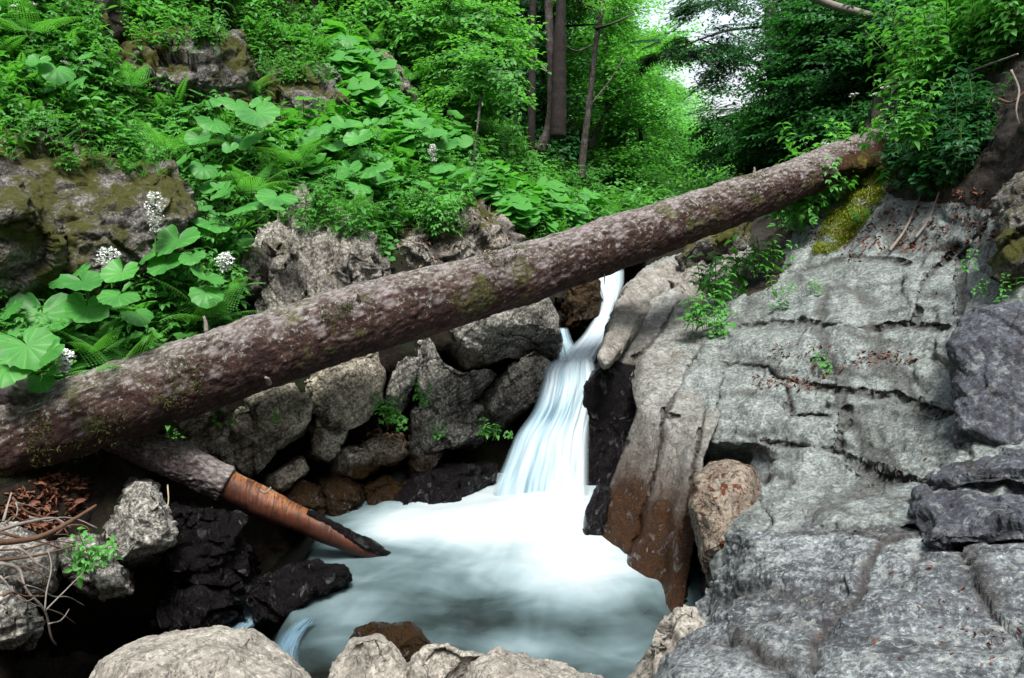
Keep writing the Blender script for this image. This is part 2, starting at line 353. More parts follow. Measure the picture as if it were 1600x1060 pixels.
M_barkd = barkmat('dark tree bark', (.035, .030, .026), (.02, .017, .014), (.007, .006, .005))
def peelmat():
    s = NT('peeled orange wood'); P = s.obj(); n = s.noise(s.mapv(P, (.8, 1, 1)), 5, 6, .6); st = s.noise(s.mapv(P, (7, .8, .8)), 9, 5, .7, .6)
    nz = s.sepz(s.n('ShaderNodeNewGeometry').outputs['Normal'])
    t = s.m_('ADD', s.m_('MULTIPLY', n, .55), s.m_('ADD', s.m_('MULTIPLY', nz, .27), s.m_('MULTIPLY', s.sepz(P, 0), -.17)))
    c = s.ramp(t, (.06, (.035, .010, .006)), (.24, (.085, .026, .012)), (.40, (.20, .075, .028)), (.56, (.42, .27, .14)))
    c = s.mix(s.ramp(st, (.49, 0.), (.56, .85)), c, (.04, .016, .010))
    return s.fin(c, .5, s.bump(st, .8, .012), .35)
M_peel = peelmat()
# ---------------------------------------------------------------- banks (depth of the ground seen at each photo pixel)
WB = -2.75
DL = RBF([(-500,-400,4.6),(0,-300,6.8),(400,-300,9.5),(0,0,5.7),(300,0,7.3),(520,0,9.6),(-500,200,3.6),(0,200,4.95),(250,200,6.1),(450,200,7.1),(600,200,8.1),(700,230,8.6),
 (-500,400,3.3),(0,400,4.5),(200,400,5.05),(400,400,5.7),(600,350,6.5),(750,330,7.0),(800,360,7.2),(900,380,8.4),(1000,400,9.5),(0,580,4.1),(200,540,4.65),(400,480,5.25),(600,430,5.9),(740,400,6.3),
 (600,110,9.4),(660,190,9.1),(760,260,9.1),(850,310,9.4),(1000,345,10.5),(530,20,9.9),(-500,750,3.0),(0,760,3.75),(0,1000,3.35),(150,760,4.2),(200,900,4.0),(320,720,4.65),(300,900,4.2),(450,780,5.15),(450,650,5.1),(560,780,5.55),(700,770,5.75),(760,700,5.9),(860,600,6.3),(870,480,6.9),(905,430,7.8),(600,600,5.55),(700,560,5.8),(800,500,6.1),
 (-500,1300,float(dplane(1300,WB))),(0,1300,float(dplane(1300,WB))),(500,1300,float(dplane(1300,WB))),(1000,1300,float(dplane(1300,WB))),(200,1060,float(dplane(1060,-2.85))),(500,1060,float(dplane(1060,WB))),(800,900,float(dplane(900,WB))),(400,960,float(dplane(960,WB))),(960,700,6.2),(960,560,6.8)], 2e-3)
DR = RBF([(980,440,7.6),(1060,405,8.2),(1100,470,6.7),(1180,360,7.5),(1200,430,6.4),(1280,300,7.3),(1300,400,6.1),(1350,215,7.5),(1400,300,6.2),(1450,220,6.3),(1500,300,5.2),(1600,300,4.5),(1600,200,4.7),(1600,100,5.4),(1500,100,7.0),(1400,130,8.2),(1500,-50,8.6),(1700,-200,8.0),(2000,-300,7),
 (1000,560,5.85),(1060,540,5.9),(1200,520,5.4),(1300,500,5.0),(1500,400,4.9),(1600,400,4.1),(1500,500,4.15),(1600,560,3.6),(2000,500,2.9),(2000,200,3.6),(1100,640,5.0),(1200,620,4.75),(1300,700,4.0),(1450,650,3.7),(1450,760,3.3),(1600,720,3.1),(1200,780,3.95),(1150,800,4.3),
 (1600,800,2.75),(1450,800,2.95),(1300,815,3.2),(1165,830,3.45),(1600,1060,2.05),(1300,1060,2.25),(1080,1000,2.85),(1000,1060,2.85),(1300,900,2.85),(1500,900,2.55),(2000,900,2.1),(2000,1300,1.75),(1600,1300,1.7),(1200,1300,1.9),(1000,1300,2.3),
 (1000,700,4.9),(1000,850,4.5),(1060,950,4.0)], 2e-3)
def bank(name, D, x0, x1, y0, y1, step, poly, mat, back=.06, rel=None, lim=70, drop=0., soil_and_shade=(), cfn=None):
    nx = int((x1 - x0) / step); ny = int((y1 - y0) / step)
    gx, gy = np.meshgrid(np.linspace(x0, x1, nx), np.linspace(y0, y1, ny))
    ins = inpoly(gx, gy, poly); B, dist = nearest_on(gx, gy, poly)
    dist = np.where(ins, 0, dist); bx = np.where(ins, gx, B[..., 0]); by = np.where(ins, gy, B[..., 1])
    V = W(bx, by, D(bx, by) + dist * back); V[..., 2] -= np.clip(dist - 4, 0, 999) * drop
    soil = np.zeros(bx.size)
    for sp in soil_and_shade: soil = np.maximum(soil, inpoly(bx, by, sp).ravel() * 1.)
    V = V.reshape(-1, 3); Q = quads_grid(nx, ny)[:, ::-1]
    keep = (dist.reshape(-1)[Q] < lim).all(1); Q = Q[keep]
    N = vnorm(V, Q); cr = np.zeros(len(V))
    # face the camera
    N *= np.where((N * V).sum(1) > 0, -1, 1)[:, None]
    V, cr = relief(V, N, **rel)
    if cfn: cr = np.maximum(cr, cfn(bx, by).ravel())
    used = np.unique(Q); re = np.full(len(V), -1); re[used] = np.arange(len(used))
    o = mk(name, V[used], [re[Q]], mat, attrs={'crack': cr[used], 'soil': soil[used]}); return tag(o, kind='structure')
LPOLY = [(-520,-500),(380,-480),(470,-120),(525,0),(548,60),(590,112),(650,190),(700,222),(760,262),(850,312),(930,335),(1010,352),(1010,400),(930,400),(905,425),(885,470),(890,520),(975,560),(975,800),(1100,900),(1120,1290),(-520,1290)]
RPOLY = [(1010,420),(1040,405),(1075,398),(1180,348),(1250,292),(1300,245),(1345,212),(1385,130),(1440,30),(1500,-60),(1600,-200),(2000,-380),(2080,1290),(1060,1290),(1050,1090),(1100,1000),(1095,900),(1085,800),(1070,700),(1060,620),(1040,560),(1040,480)]
def DLs(px, py):
    m = inpoly(px, py, [(-600,900),(0,880),(180,860),(250,700),(450,625),(700,540),(870,470),(1000,500),(1000,900),(560,830),(400,1000),(-600,1100)])
    return DL(px, py) + .30 * m
BL = bank('left_bank_ground', DLs, -520, 1125, -500, 1290, 5.0, LPOLY, M_soil, rel=dict(seed=3, facet=.06, fscale=1.3, crack=.05, fb=.10, fbs=1.6, strata=.012, ss=9), back=.05)
BENCH = ((425, .07), (498, .11), (555, .07), (612, .16), (668, .09), (742, .12))
def bwv(px, yy):
    q = np.stack([px.ravel() / 60., 0 * px.ravel() + yy, 0 * px.ravel()], -1); return yy + (26 * fbm(q, 5, 4, .55)).reshape(px.shape)
LINES = [[(1085,560),(1050,630),(1038,700)], [(1130,590),(1118,650),(1095,700),(1080,790)], [(1172,732),(1196,800),(1210,822)], [(1190,690),(1300,702),(1380,742),(1440,752)], [(1125,567),(1200,575),(1215,592),(1320,612),(1400,618),(1490,650)],
 [(1140,512),(1250,500),(1330,515),(1400,506),(1480,512)], [(1230,610),(1236,650),(1300,652)], [(1500,380),(1440,440),(1430,500)], [(1250,420),(1330,400),(1420,410)], [(1320,640),(1310,700)], [(1560,330),(1500,400),(1500,490)]]
def lined(px, py, lines, w=3.0):
    v = np.zeros(np.shape(px)); q_ = np.stack([np.ravel(px) / 22., np.ravel(py) / 22., 0 * np.ravel(px)], -1); wx = px + (9 * fbm(q_, 3, 4, .6)).reshape(np.shape(px)); wy = py + (9 * fbm(q_ + 9, 4, 4, .6)).reshape(np.shape(px))
    for l in lines:
        for a, b in zip(l[:-1], l[1:]):
            a, b = np.array(a, float), np.array(b, float); ab = b - a; t = np.clip(((wx - a[0]) * ab[0] + (wy - a[1]) * ab[1]) / (ab @ ab), 0, 1)
            d = np.hypot(wx - a[0] - t * ab[0], wy - a[1] - t * ab[1]); v = np.maximum(v, np.exp(-(d / w) ** 2))
    return v
def rcrack_shade(px, py):
    px, py = np.atleast_1d(px), np.atleast_1d(py)
    t = py - .12 * (px - 1250); v = lined(px, py, LINES)
    for yy, a in BENCH:
        wv = bwv(px, yy); br = np.clip(np.sin(px / 31. + yy) + .6, 0, 1)
        v = np.maximum(v, .8 * br * np.exp(-(((t - wv) / 16. - .9) / .35) ** 2) * np.clip((px - 1100) / 50, 0, 1) * np.clip((1500 - px) / 40, 0, 1))  # dark line under each bench: soil fill, with ledge shade in its colour
    return v
FRONTP = [(1185,850),(1330,830),(1440,822),(1560,830),(2100,800),(2100,1300),(1100,1300),(1020,1120),(1040,1050),(1090,985),(1130,930)]
def DRs(px, py):
    px, py = np.broadcast_arrays(np.asarray(px, float), np.asarray(py, float)); sh_ = px.shape; px = np.atleast_1d(px); py = np.atleast_1d(py)
    """bench steps and the niche carved in the right bank"""
    d = DR(px, py)
    t = py - .12 * (px - 1250)
    for yy, a in BENCH:
        wv = bwv(px, yy)
        e = (t - wv) / 16.
        m = np.clip((px - 1100) / 50, 0, 1) * np.clip((1500 - px) / 40, 0, 1)
        d = d + m * a * (np.tanh(e) * -.5) + m * a * .35 * np.exp(-((e - 1.2) / .8) ** 2)
    m = np.clip((px - 1100) / 50, 0, 1) * np.clip((1500 - px) / 40, 0, 1); d = d + m * .62 * (np.clip((t - 410) / 350., 0, 1) - .5)
    n = np.exp(-(((px - 1138) / 52.) ** 4 + ((py - 728) / 26.) ** 4)); d = d + .40 * n
    d = np.maximum(d, 1.6) + .06 * lined(px, py, LINES) + .5 * (inpoly(px, py, FRONTP) & True)
    n = np.exp(-(((px - 1085) / 20.) ** 2)) * np.clip((py - 600) / 120., 0, 1) * np.clip((1000 - py) / 40., 0, 1); d = d + .35 * n
    return d
BR = bank('right_bank_bedrock', DRs, 985, 2080, -400, 1290, 3.0, RPOLY, M_slab, rel=dict(seed=21, facet=.018, fscale=2.2, crack=.010, fb=.075, fbs=2.2, strata=.016, ss=11, sn=(.22, -.35, 1), aniso=(.6, .8, 1.8), fine=.006, cw=.05, rdg=.014), back=.05, cfn=rcrack_shade, soil_and_shade=[[(1300,180),(1500,-100),(2100,-400),(2100,260),(1600,290),(1560,330),(1500,318),(1400,312),(1345,262),(1300,300),(1255,345),(1180,400),(1150,350)], [(1060,700),(1085,650),(1105,760),(1110,900),(1130,930),(1085,990),(1060,960)], [(1150,400),(1240,355),(1215,440),(1170,470)]])  # second area paints the black shade of the crevice in soil colour
# stream bed and the valley behind
def hill_z(x, y):
    xc = 1.4 + .26 * (y - 10); dx = x - xc
    zl = np.clip(-dx - .8, 0, 60) * .80; zr = np.clip(dx - .8, 0, 60) * .80
    z = -.95 + .012 * (y - 10) + zl + zr
    p = np.stack([x, y, 0 * x], -1).reshape(-1, 3)
    z = z + (.5 * fbm(p * .35, 4, 5)).reshape(z.shape)
    z = z - np.clip(11.2 - y, 0, 8) * .9
    return z
ys = 9.3 + 70 * np.linspace(0, 1, 150) ** 2; xs = np.sinh(np.linspace(-3.2, 3.2, 220)) * 3.4 + 1.5
gx, gy = np.meshgrid(xs, ys)
hv = np.stack([gx, gy, hill_z(gx, gy)], -1).reshape(-1, 3)
tag(mk('hillside', hv, [quads_grid(220, 150)], M_soil, attrs={'crack': np.zeros(len(hv))}), kind='structure')
th_, r_g = np.meshgrid(np.linspace(R_(-200), R_(20), 120), np.concatenate([np.linspace(5.5, 9, 12), np.linspace(9.6, 24, 26)]))
sx, sy = np.cos(th_) * r_g * .95, 3.0 + np.sin(th_) * r_g; sz = -2.6 + (r_g - 5.5) * 1.05
sv = np.stack([sx, sy, sz], -1).reshape(-1, 3); sv[:, 2] += 1.2 * fbm(sv * .3, 8, 4)
tag(mk('added_side_slopes', sv, [quads_grid(120, 38)[:, ::-1]], M_soil, attrs={'crack': np.zeros(len(sv))}), kind='structure')  # unseen slopes added around the camera to block low sky light
gx, gy = np.meshgrid(np.linspace(-14, 14, 90), np.linspace(-6, 12, 60))
hv = np.stack([gx, gy, np.full(gx.shape, -3.3)], -1).reshape(-1, 3); hv[:, 2] += .15 * fbm(hv * .8, 2, 4)
tag(mk('stream_bed', hv, [quads_grid(90, 60)], M_soil, attrs={'crack': np.zeros(len(hv))}), kind='structure')

# ---------------------------------------------------------------- rocks
ROCKPOLYS = []
def rock(label, poly, D, t=.25, mat=None, k=.6, N=90, back=.45, cuts=8, cut=.8, seed=0, name='boulder', cat='rock', sink=.04, rel=None, grad=None, group=None, grow=1.06, excl=True, follow=.35):
    """poly: outline in the photo; D: its distance (function or number); t: how far its face stands out"""
    poly = np.array(poly, float); rr = random.Random(seed); c = poly.mean(0); poly = c + (poly - c) * grow; 
    x = y = np.linspace(-1, 1, N); gx, gy = np.meshgrid(x, y)
    dx = gx * np.sqrt(1 - gy ** 2 / 2); dy = gy * np.sqrt(1 - gx ** 2 / 2); rho = np.clip(np.hypot(dx, dy), 0, 1); th = np.arctan2(dy, dx)
    # distance to the outline in each direction
    dirx, diry = np.cos(th), np.sin(th); R = np.full(th.shape, 1e9)
    for i in range(len(poly)):
        a, b = poly[i] - c, poly[(i + 1) % len(poly)] - c; e = b - a
        den = dirx * e[1] - diry * e[0]; den = np.where(np.abs(den) < 1e-9, 1e-9, den)
        tt = (a[0] * e[1] - a[1] * e[0]) / den; uu = (a[0] * diry - a[1] * dirx) / den
        ok = (tt > 0) & (uu >= -1e-6) & (uu <= 1 + 1e-6); R = np.where(ok & (tt < R), tt, R)
    R = np.where(R > 1e8, 20, R)
    rp = np.sin(rho * np.pi / 2); h = np.cos(rho * np.pi / 2).clip(0) ** k
    px = c[0] + dirx * R * rp; py = c[1] + diry * R * rp
    if callable(D): d0 = D(px, py) * follow + D(c[0], c[1]) * (1 - follow)
    else:
        d0 = np.full(px.shape, float(D))
    if grad: d0 = d0 + grad[0] * (px - c[0]) / 100 + grad[1] * (py - c[1]) / 100
    d0 = d0 + sink
    front = W(px, py, d0 - t * h).reshape(-1, 3); bk = W(px, py, d0 + back * h).reshape(-1, 3)
    n = N * N; idx = np.arange(n).reshape(N, N); bi = idx + n; rim = np.zeros((N, N), bool); rim[0] = rim[-1] = True; rim[:, 0] = rim[:, -1] = True
    bi = np.where(rim, idx, bi); V = np.vstack([front, bk])
    q = quads_grid(N, N); Q = np.vstack([q, bi.ravel()[q][:, ::-1]])
    used = np.unique(Q); re = np.full(2 * n, -1); re[used] = np.arange(len(used)); V = V[used]; Q = re[Q]
    C = V.mean(0); L = V - C
    for i in range(cuts):
        nv = np.array([rr.uniform(-.95, .95), -rr.uniform(.25, 1.1), rr.uniform(-.8, .9)]); nv /= np.linalg.norm(nv)
        s = L @ nv; m = s.max() * rr.uniform(cut - .15, .97); over = np.clip(s - m, 0, None); L = L - nv * (over * .93)[:, None]
    V = L + C
    Nn = vnorm(V, Q)
    if ((Nn * L).sum(1)).mean() < 0: Nn = -Nn; Q = Q[:, ::-1]
    r = dict(seed=seed, facet=.035, fscale=4.0, crack=.007, fb=.045, fbs=3.5, strata=.010, ss=18); r.update(rel or {})
    V, cr = relief(V, Nn, **r)
    base = (V[:, 0].mean(), V[:, 1].mean(), V[:, 2].min())
    o = mk(name, V, [Q], mat, attrs={'crack': cr}, origin=base)
    tag(o, label, cat, group)
    if excl: ROCKPOLYS.append(poly)
    return o
SW = (.5, -.35, .8)
# left wall below the trunk
rock('wedge-shaped pale grey block with a dark right face jammed under the trunk beside the waterfall', [(670,535),(700,505),(750,480),(815,462),(845,468),(860,500),(867,545),(862,568),(838,556),(795,556),(750,570),(712,578),(688,562)], DL, .42, M_block, seed=101, cuts=18, cut=.82, grow=1.13, N=130, k=.32, rel=dict(facet=.022, fscale=3, rdg=.006, fb=.022, strata=.014, sn=SW, ss=16))
rock('grey fluted block fitted under the wedge-shaped block', [(652,545),(672,535),(694,568),(722,584),(770,586),(745,612),(715,640),(690,640),(664,620),(652,592)], DL, .34, M_block, seed=102, cuts=18, cut=.82, grow=1.13, N=120, k=.32, rel=dict(facet=.022, fscale=3, rdg=.006, fb=.022, strata=.016, sn=(1, -.1, .15), ss=22))
rock('thin tilted slab leaning beside the left edge of the waterfall', [(745,622),(790,584),(832,552),(860,570),(855,604),(820,634),(786,668),(766,680),(750,655)], DL, .30, M_block, seed=103, cuts=18, cut=.82, grow=1.13, N=120, k=.32, rel=dict(facet=.022, fscale=3, rdg=.006, fb=.022, strata=.02, sn=(.75, -.2, .65), ss=18))
rock('upright narrow grey pillar stone between two dark gaps', [(617,552),(645,537),(651,567),(643,610),(624,640),(604,632),(609,590)], DL, .28, M_block, seed=104, cuts=18, cut=.82, grow=1.13, N=90, k=.32, rel=dict(facet=.022, fscale=3, rdg=.006, fb=.022, strata=.012, sn=(1, -.1, .1), ss=20))
rock('large rounded buff boulder bulging under the trunk at the middle of the wall', [(450,600),(520,575),(582,556),(594,590),(588,624),(564,650),(540,660),(505,645),(470,620),(452,625)], DL, .36, M_buff, seed=105, cuts=18, cut=.82, grow=1.13, N=130, k=.32, rel=dict(facet=.022, fscale=3, rdg=.006, fb=.022, strata=.010, sn=SW, ss=14))
rock('long buff boulder with a pale face above the peeled log', [(345,645),(400,620),(455,605),(478,640),(470,670),(430,700),(395,742),(360,735),(330,690)], DL, .34, M_buff, seed=106, cuts=18, cut=.82, grow=1.13, N=130, k=.32, rel=dict(facet=.022, fscale=3, rdg=.006, fb=.022, strata=.010, sn=SW, ss=14))
rock('pale broken ledge tucked between trunk and bark-covered log', [(245,692),(300,660),(345,645),(345,690),(362,735),(330,728),(290,715)], DL, .30, M_buff, seed=107, cuts=18, cut=.82, grow=1.13, N=100, k=.32, rel=dict(facet=.05, fscale=5))
rock('small nose-shaped brown rock hanging over the dark hollow', [(480,665),(512,645),(548,655),(535,690),(508,727),(484,712),(490,690)], DL, .30, M_buff, seed=108, cuts=18, cut=.82, grow=1.13, N=80, k=.32, rel=dict(facet=.022, fscale=3, rdg=.006, fb=.022))
rock('angular block with a bright left face under the fluted block', [(669,639),(707,632),(747,642),(752,669),(730,702),(700,704),(676,678)], DL, .32, M_block, seed=109, cuts=18, cut=.82, grow=1.13, N=100, k=.32, rel=dict(facet=.04))
rock('pointed grey rock standing just right of the leaf litter pocket', [(642,645),(664,637),(678,673),(694,705),(690,735),(668,748),(641,740),(640,690)], DL, .34, M_block, seed=110, cuts=18, cut=.82, grow=1.13, N=100, k=.32, rel=dict(facet=.022, fscale=3, rdg=.006, fb=.022))
rock('flat-topped pale stone lying on the litter pocket', [(566,695),(600,684),(622,686),(630,708),(615,727),(575,724)], DL, .36, M_buff, seed=111, cuts=18, cut=.82, grow=1.13, N=70, k=.32, rel=dict(facet=.022, fscale=3, rdg=.006, fb=.022))
rock('low grey stone to the left of the flat-topped pale stone', [(512,715),(545,698),(575,702),(590,735),(560,750),(515,748)], DL, .34, M_buff, seed=112, cuts=18, cut=.82, grow=1.13, N=70, k=.32, rel=dict(facet=.022, fscale=3, rdg=.006, fb=.022))
rock('narrow tilted rib of rock low behind the peeled log', [(405,760),(440,735),(470,715),(478,735),(450,765),(425,775)], DL, .26, M_buff, seed=113, cuts=18, cut=.82, grow=1.1, N=60, rel=dict(facet=.022, fscale=3, rdg=.006, fb=.022))
rock('rounded wet brown rock with a pale rim at the end of the peeled log', [(437,775),(465,752),(500,760),(510,790),(500,815),(470,810),(440,795)], DL, .32, M_wetb, seed=114, grow=1.1, N=80, cuts=3, rel=dict(facet=.012, crack=.006))
rock('glossy wet brown boulder at the left edge of the white pool', [(502,752),(530,742),(565,760),(575,800),(560,822),(520,815),(500,790)], DL, .40, M_wetb, seed=115, grow=1.1, N=80, cuts=3, rel=dict(facet=.015, crack=.006))
rock('glossy wet dark brown boulder right beside the foam of the pool', [(565,760),(600,750),(635,762),(645,785),(610,805),(575,808)], DL, .40, M_wetb, seed=116, grow=1.1, N=80, cuts=3, rel=dict(facet=.015, crack=.006))
rock('small dim stone in the dark hollow left of the falling water', [(632,755),(655,748),(662,765),(648,778),(630,772)], DL, .3, M_block, seed=117, grow=1.1, N=50)
rock('mossy dark rock left of the upper cascade', [(893,445),(930,432),(938,470),(930,500),(905,535),(880,520),(885,480)], 6.75, .22, M_wetb, seed=118, N=70, back=.5)
rock('added black ledge standing for the shaded hollow behind the white pool', [(590,812),(612,775),(640,742),(700,728),(768,726),(782,774),(740,784),(690,787),(650,796)], 5.55, .30, M_black, seed=119, N=120, cuts=3, grad=(-.02, -.25), grow=1.0)  # black rock put in where there is only a dark hollow
# above the trunk
rock('tall fluted stump-shaped rock rising behind the trunk', [(370,490),(374,430),(398,388),(428,357),(490,342),(532,352),(566,388),(582,430),(578,490),(520,530),(420,540)], DL, .62, M_stump, seed=120, grow=1.12, N=170, k=.4, cuts=10, cut=.85, rel=dict(strata=.024, sn=(1, -.15, .30), ss=13, fb=.05, facet=.09, fscale=2.2, aniso=(1.5, 1, .45), rdg=.04), back=.5)
rock('broad brown rock behind the middle of the trunk with litter on it', [(600,450),(603,398),(638,362),(700,350),(745,318),(790,350),(805,395),(720,460)], DL, .55, M_stump, seed=121, N=150, k=.55, rel=dict(strata=.018, sn=(.6, -.2, .6), ss=13, fb=.06, facet=.08, fscale=2.4, rdg=.04))
rock('huge mossy cliff face at the left edge of the slope', [(-120,235),(60,228),(130,255),(195,275),(262,262),(292,335),(268,410),(225,480),(110,450),(40,470),(-120,490)], DL, .55, M_cliff, seed=122, N=220, k=.4, cuts=8, rel=dict(strata=.018, sn=(.5, -.3, .9), fb=.08, facet=.07, fscale=2., rdg=.03))
rock('grey lichened outcrop bulging from the mossy cliff', [(-80,300),(30,292),(70,330),(100,380),(90,440),(40,470),(-80,480)], DL, .75, M_cliff, seed=123, N=130, k=.5, rel=dict(strata=.012))
rock('pinkish grey crag high on the slope with a dark cleft', [(170,70),(205,35),(245,75),(300,55),(352,62),(368,112),(360,150),(300,168),(225,160),(190,110)], DL, .5, M_cliff, seed=124, grow=1.28, N=150, k=.45, rel=dict(facet=.08, fscale=2.6, fb=.08))
rock('pinkish crag cut by the top edge of the picture', [(112,-40),(178,-40),(172,32),(140,38),(118,8)], DL, .45, M_cliff, seed=125, N=70)
rock('pale crag among ferns right of the big crag', [(402,158),(430,118),(500,122),(526,160),(522,196),(440,206),(408,190)], DL, .5, M_cliff, seed=126, grow=1.22, N=110, k=.45, rel=dict(facet=.07, fscale=3))
rock('brown bare outcrop on the upper edge of the slope', [(590,80),(612,92),(650,150),(652,180),(625,172),(598,130)], DL, .35, M_stump, seed=127, N=70)
rock('small pale pointed stone just above the stump-shaped rock', [(450,335),(458,305),(474,292),(488,312),(486,345)], DL, .45, M_stump, seed=128, N=50)
rock('small grey stone poking out of the leaves near the sapling', [(665,262),(668,230),(682,224),(692,245),(690,270)], DL, .4, M_block, seed=129, N=50)
# lower left, dark corner
rock('pale pyramid-shaped rock in the shaded lower left corner', [(196,775),(212,757),(238,757),(258,795),(264,842),(240,872),(180,886),(148,845)], DL, .45, M_block, seed=130, N=110, k=.5, cuts=8, cut=.7)
rock('round pale boulder at the lower left edge', [(-50,925),(20,918),(48,950),(48,985),(20,1005),(-50,1010)], DL, .45, M_block, seed=131, N=80)
rock('dim grey rock below the pyramid-shaped rock', [(95,850),(150,845),(190,885),(205,925),(160,935),(110,905)], DL, .38, M_block, seed=132, N=80)
rock('dark rock hidden behind roots at the far lower left', [(-60,830),(30,822),(85,860),(75,915),(0,920),(-60,900)], DL, .40, M_block, seed=133, N=80)
rock('black wet rock beneath the bark-covered log', [(240,800),(300,790),(360,820),(400,870),(380,930),(300,940),(250,900)], DL, .35, M_black, seed=134, N=110, rel=dict(facet=.06))
rock('black wet ledge left of the outflow', [(250,930),(330,925),(370,960),(350,1010),(280,1015),(230,980)], DL, .35, M_black, seed=135, N=90, rel=dict(facet=.06))
rock('glistening dark rock in the outflow left of the pool', [(415,905),(470,882),(520,885),(547,900),(535,925),(480,965),(440,985),(400,975),(392,935)], 4.25, .30, M_black, seed=136, N=110, cuts=5, rel=dict(facet=.03, fb=.05, fbs=8), back=.4)
# foreground
rock('broad pale boulder at the bottom edge left of centre', [(135,1085),(165,1035),(215,1008),(270,992),(340,984),(392,990),(435,1022),(475,1062),(520,1120),(480,1200),(150,1200)], 2.75, .45, M_fore, seed=140, N=170, k=.6, cuts=9, grad=(0, -.15), rel=dict(facet=.004, fscale=3, fb=.03, crack=0, rdg=.02, strata=.004), back=.5)
rock('dark wet brown rock behind the pale foreground stones', [(545,1020),(555,985),(585,976),(640,982),(675,1012),(690,1040),(640,1060),(560,1060)], 3.65, .25, M_wetb, seed=141, N=80, rel=dict(facet=.02))
rock('pointed pale stone at the bottom edge left of the low pale stones', [(512,1080),(530,1028),(555,1002),(590,998),(612,1012),(632,1040),(640,1080),(600,1160),(530,1160)], 3.05, .35, M_fore, seed=142, N=100, cuts=9, cut=.7, rel=dict(facet=.01, crack=.0, fb=.03, rdg=.025, strata=.004))
rock('low pale stone at the bottom edge between two others', [(625,1085),(640,1040),(665,1015),(700,1012),(750,1030),(765,1080),(700,1160),(640,1160)], 3.0, .35, M_fore, seed=143, N=100, cuts=9, cut=.7, rel=dict(facet=.01, crack=.0, fb=.03, rdg=.025, strata=.004))
rock('long low pale stone at the bottom edge right of centre', [(720,1085),(745,1042),(778,1024),(820,1030),(870,1046),(930,1062),(960,1120),(850,1180),(730,1160)], 2.95, .35, M_fore, seed=144, N=100, cuts=9, cut=.7, rel=dict(facet=.01, crack=.0, fb=.03, rdg=.025, strata=.004))
rock('pale grey stone wedged where the pool meets the big right-hand slab', [(975,1085),(1010,1030),(1038,985),(1060,962),(1082,960),(1098,1000),(1080,1060),(1050,1150),(990,1150)], 3.15, .35, M_fore, seed=145, N=100, cuts=5, rel=dict(strata=.012, sn=(.2, -.8, .5), ss=30))
# right side
RS = dict(facet=.02, fscale=2.5, crack=.01, strata=.006)
SM = dict(facet=.010, crack=.0, fb=.045, fbs=1.8, strata=.014, sn=(.75, -.35, -.55), ss=6, rdg=.012, fine=.003)
rock('smooth brown wet ramp of rock beside the upper cascade', [(938,560),(955,490),(975,450),(1005,422),(1050,404),(1092,410),(1090,445),(1040,468),(1000,510),(965,560),(945,575)], 6.75, .40, M_smooth, seed=151, N=150, k=.45, cuts=0, grad=(.9, -.9), rel=SM, grow=1.0)
rock('pale flat boulder at the top of the cascade', [(1050,440),(1075,425),(1120,405),(1180,398),(1190,430),(1165,470),(1110,500),(1080,485),(1055,462)], DR, .4, M_smooth, seed=152, N=110, k=.55, cuts=5)
rock('rough grey boulder directly under the right end of the trunk', [(1065,405),(1085,375),(1130,355),(1172,345),(1172,380),(1150,402),(1105,410),(1075,425)], 7.3, .35, M_cliff, seed=153, N=90, k=.55)
rock('black wet rock wall right of the falling water', [(915,605),(945,572),(992,575),(1003,640),(990,720),(955,800),(915,800),(905,700)], 5.75, .30, M_black, seed=154, N=110, k=.5, cuts=3, rel=dict(facet=.02, fb=.04, fbs=3, strata=.006, rdg=.015))
DG = RBF([(915,585,6.3),(932,572,6.05),(950,548,6.1),(1020,465,6.65),(1060,450,6.7),(1100,520,6.0),(1130,600,5.3),(1050,560,5.7),(1000,545,5.85),(990,600,5.5),(1000,640,5.15),(985,700,4.98),(950,775,4.88),(925,862,4.78),(1050,640,5.02),(1110,660,4.85),(1050,750,4.68),(1040,850,4.42),(965,905,4.5),(1035,965,4.15),(1092,720,4.72),(1092,800,4.5),(1078,900,4.3)], 1e-3)
GL = [[(1036,640),(1033,690),(1016,770),(1002,800),(1000,830),(975,880),(955,905)], [(1085,560),(1052,625),(1034,655)], [(1062,650),(1034,650)], [(1096,600),(1104,640),(1088,700),(1080,760),(1072,830)], [(985,500),(960,545),(940,575)], [(1060,470),(1030,520),(990,560)], [(978,690),(950,760),(936,820),(930,850)]]
def DG2(px, py):
    x1 = np.interp(py, [600, 640, 700, 770, 830, 880, 960], [1040, 1038, 1033, 1016, 1000, 975, 950]); x2 = np.interp(py, [600, 760, 800, 900, 970], [1075, 1062, 1050, 1040, 1028])
    a = np.clip((py - 640) / 60., 0, 1); return DG(px, py) + a * (.05 * np.tanh((x1 - px) / 5.) - .05 * np.tanh((px - x2) / 7.)) + .05 * lined(px, py, GL, 2.6)
gb = bank('rock_buttress', DG2, 890, 1150, 430, 1010, 1.6, [(925,580),(946,548),(985,505),(1020,466),(1055,450),(1078,470),(1115,520),(1130,560),(1130,640),(1112,680),(1098,720),(1096,800),(1080,880),(1066,962),(1030,966),(1000,935),(960,905),(922,866),(948,775),(978,695),(996,640),(984,592),(955,590)], M_wall, rel=dict(seed=5, facet=.005, fscale=3, crack=.0, fb=.028, fbs=2.0, strata=.008, sn=(.9, -.3, .30), ss=7, aniso=(1, 1, .5), rdg=.006, fine=.002), back=.035, lim=26, cfn=lambda x, y: lined(x, y, GL, 2.2))
if 'kind' in gb: del gb['kind']
tag(gb, 'continuous water-worn rock slab from pale shoulder down to brown stained buttress beside the pool', 'rock')
rock('grey wet rounded foot of rock between the fall and the brown buttress', [(908,862),(916,800),(932,762),(952,765),(952,820),(935,880)], 5.0, .20, M_black, seed=156, N=70, cuts=2, rel=dict(facet=.005, fb=.015, strata=0, rdg=.004, crack=0))
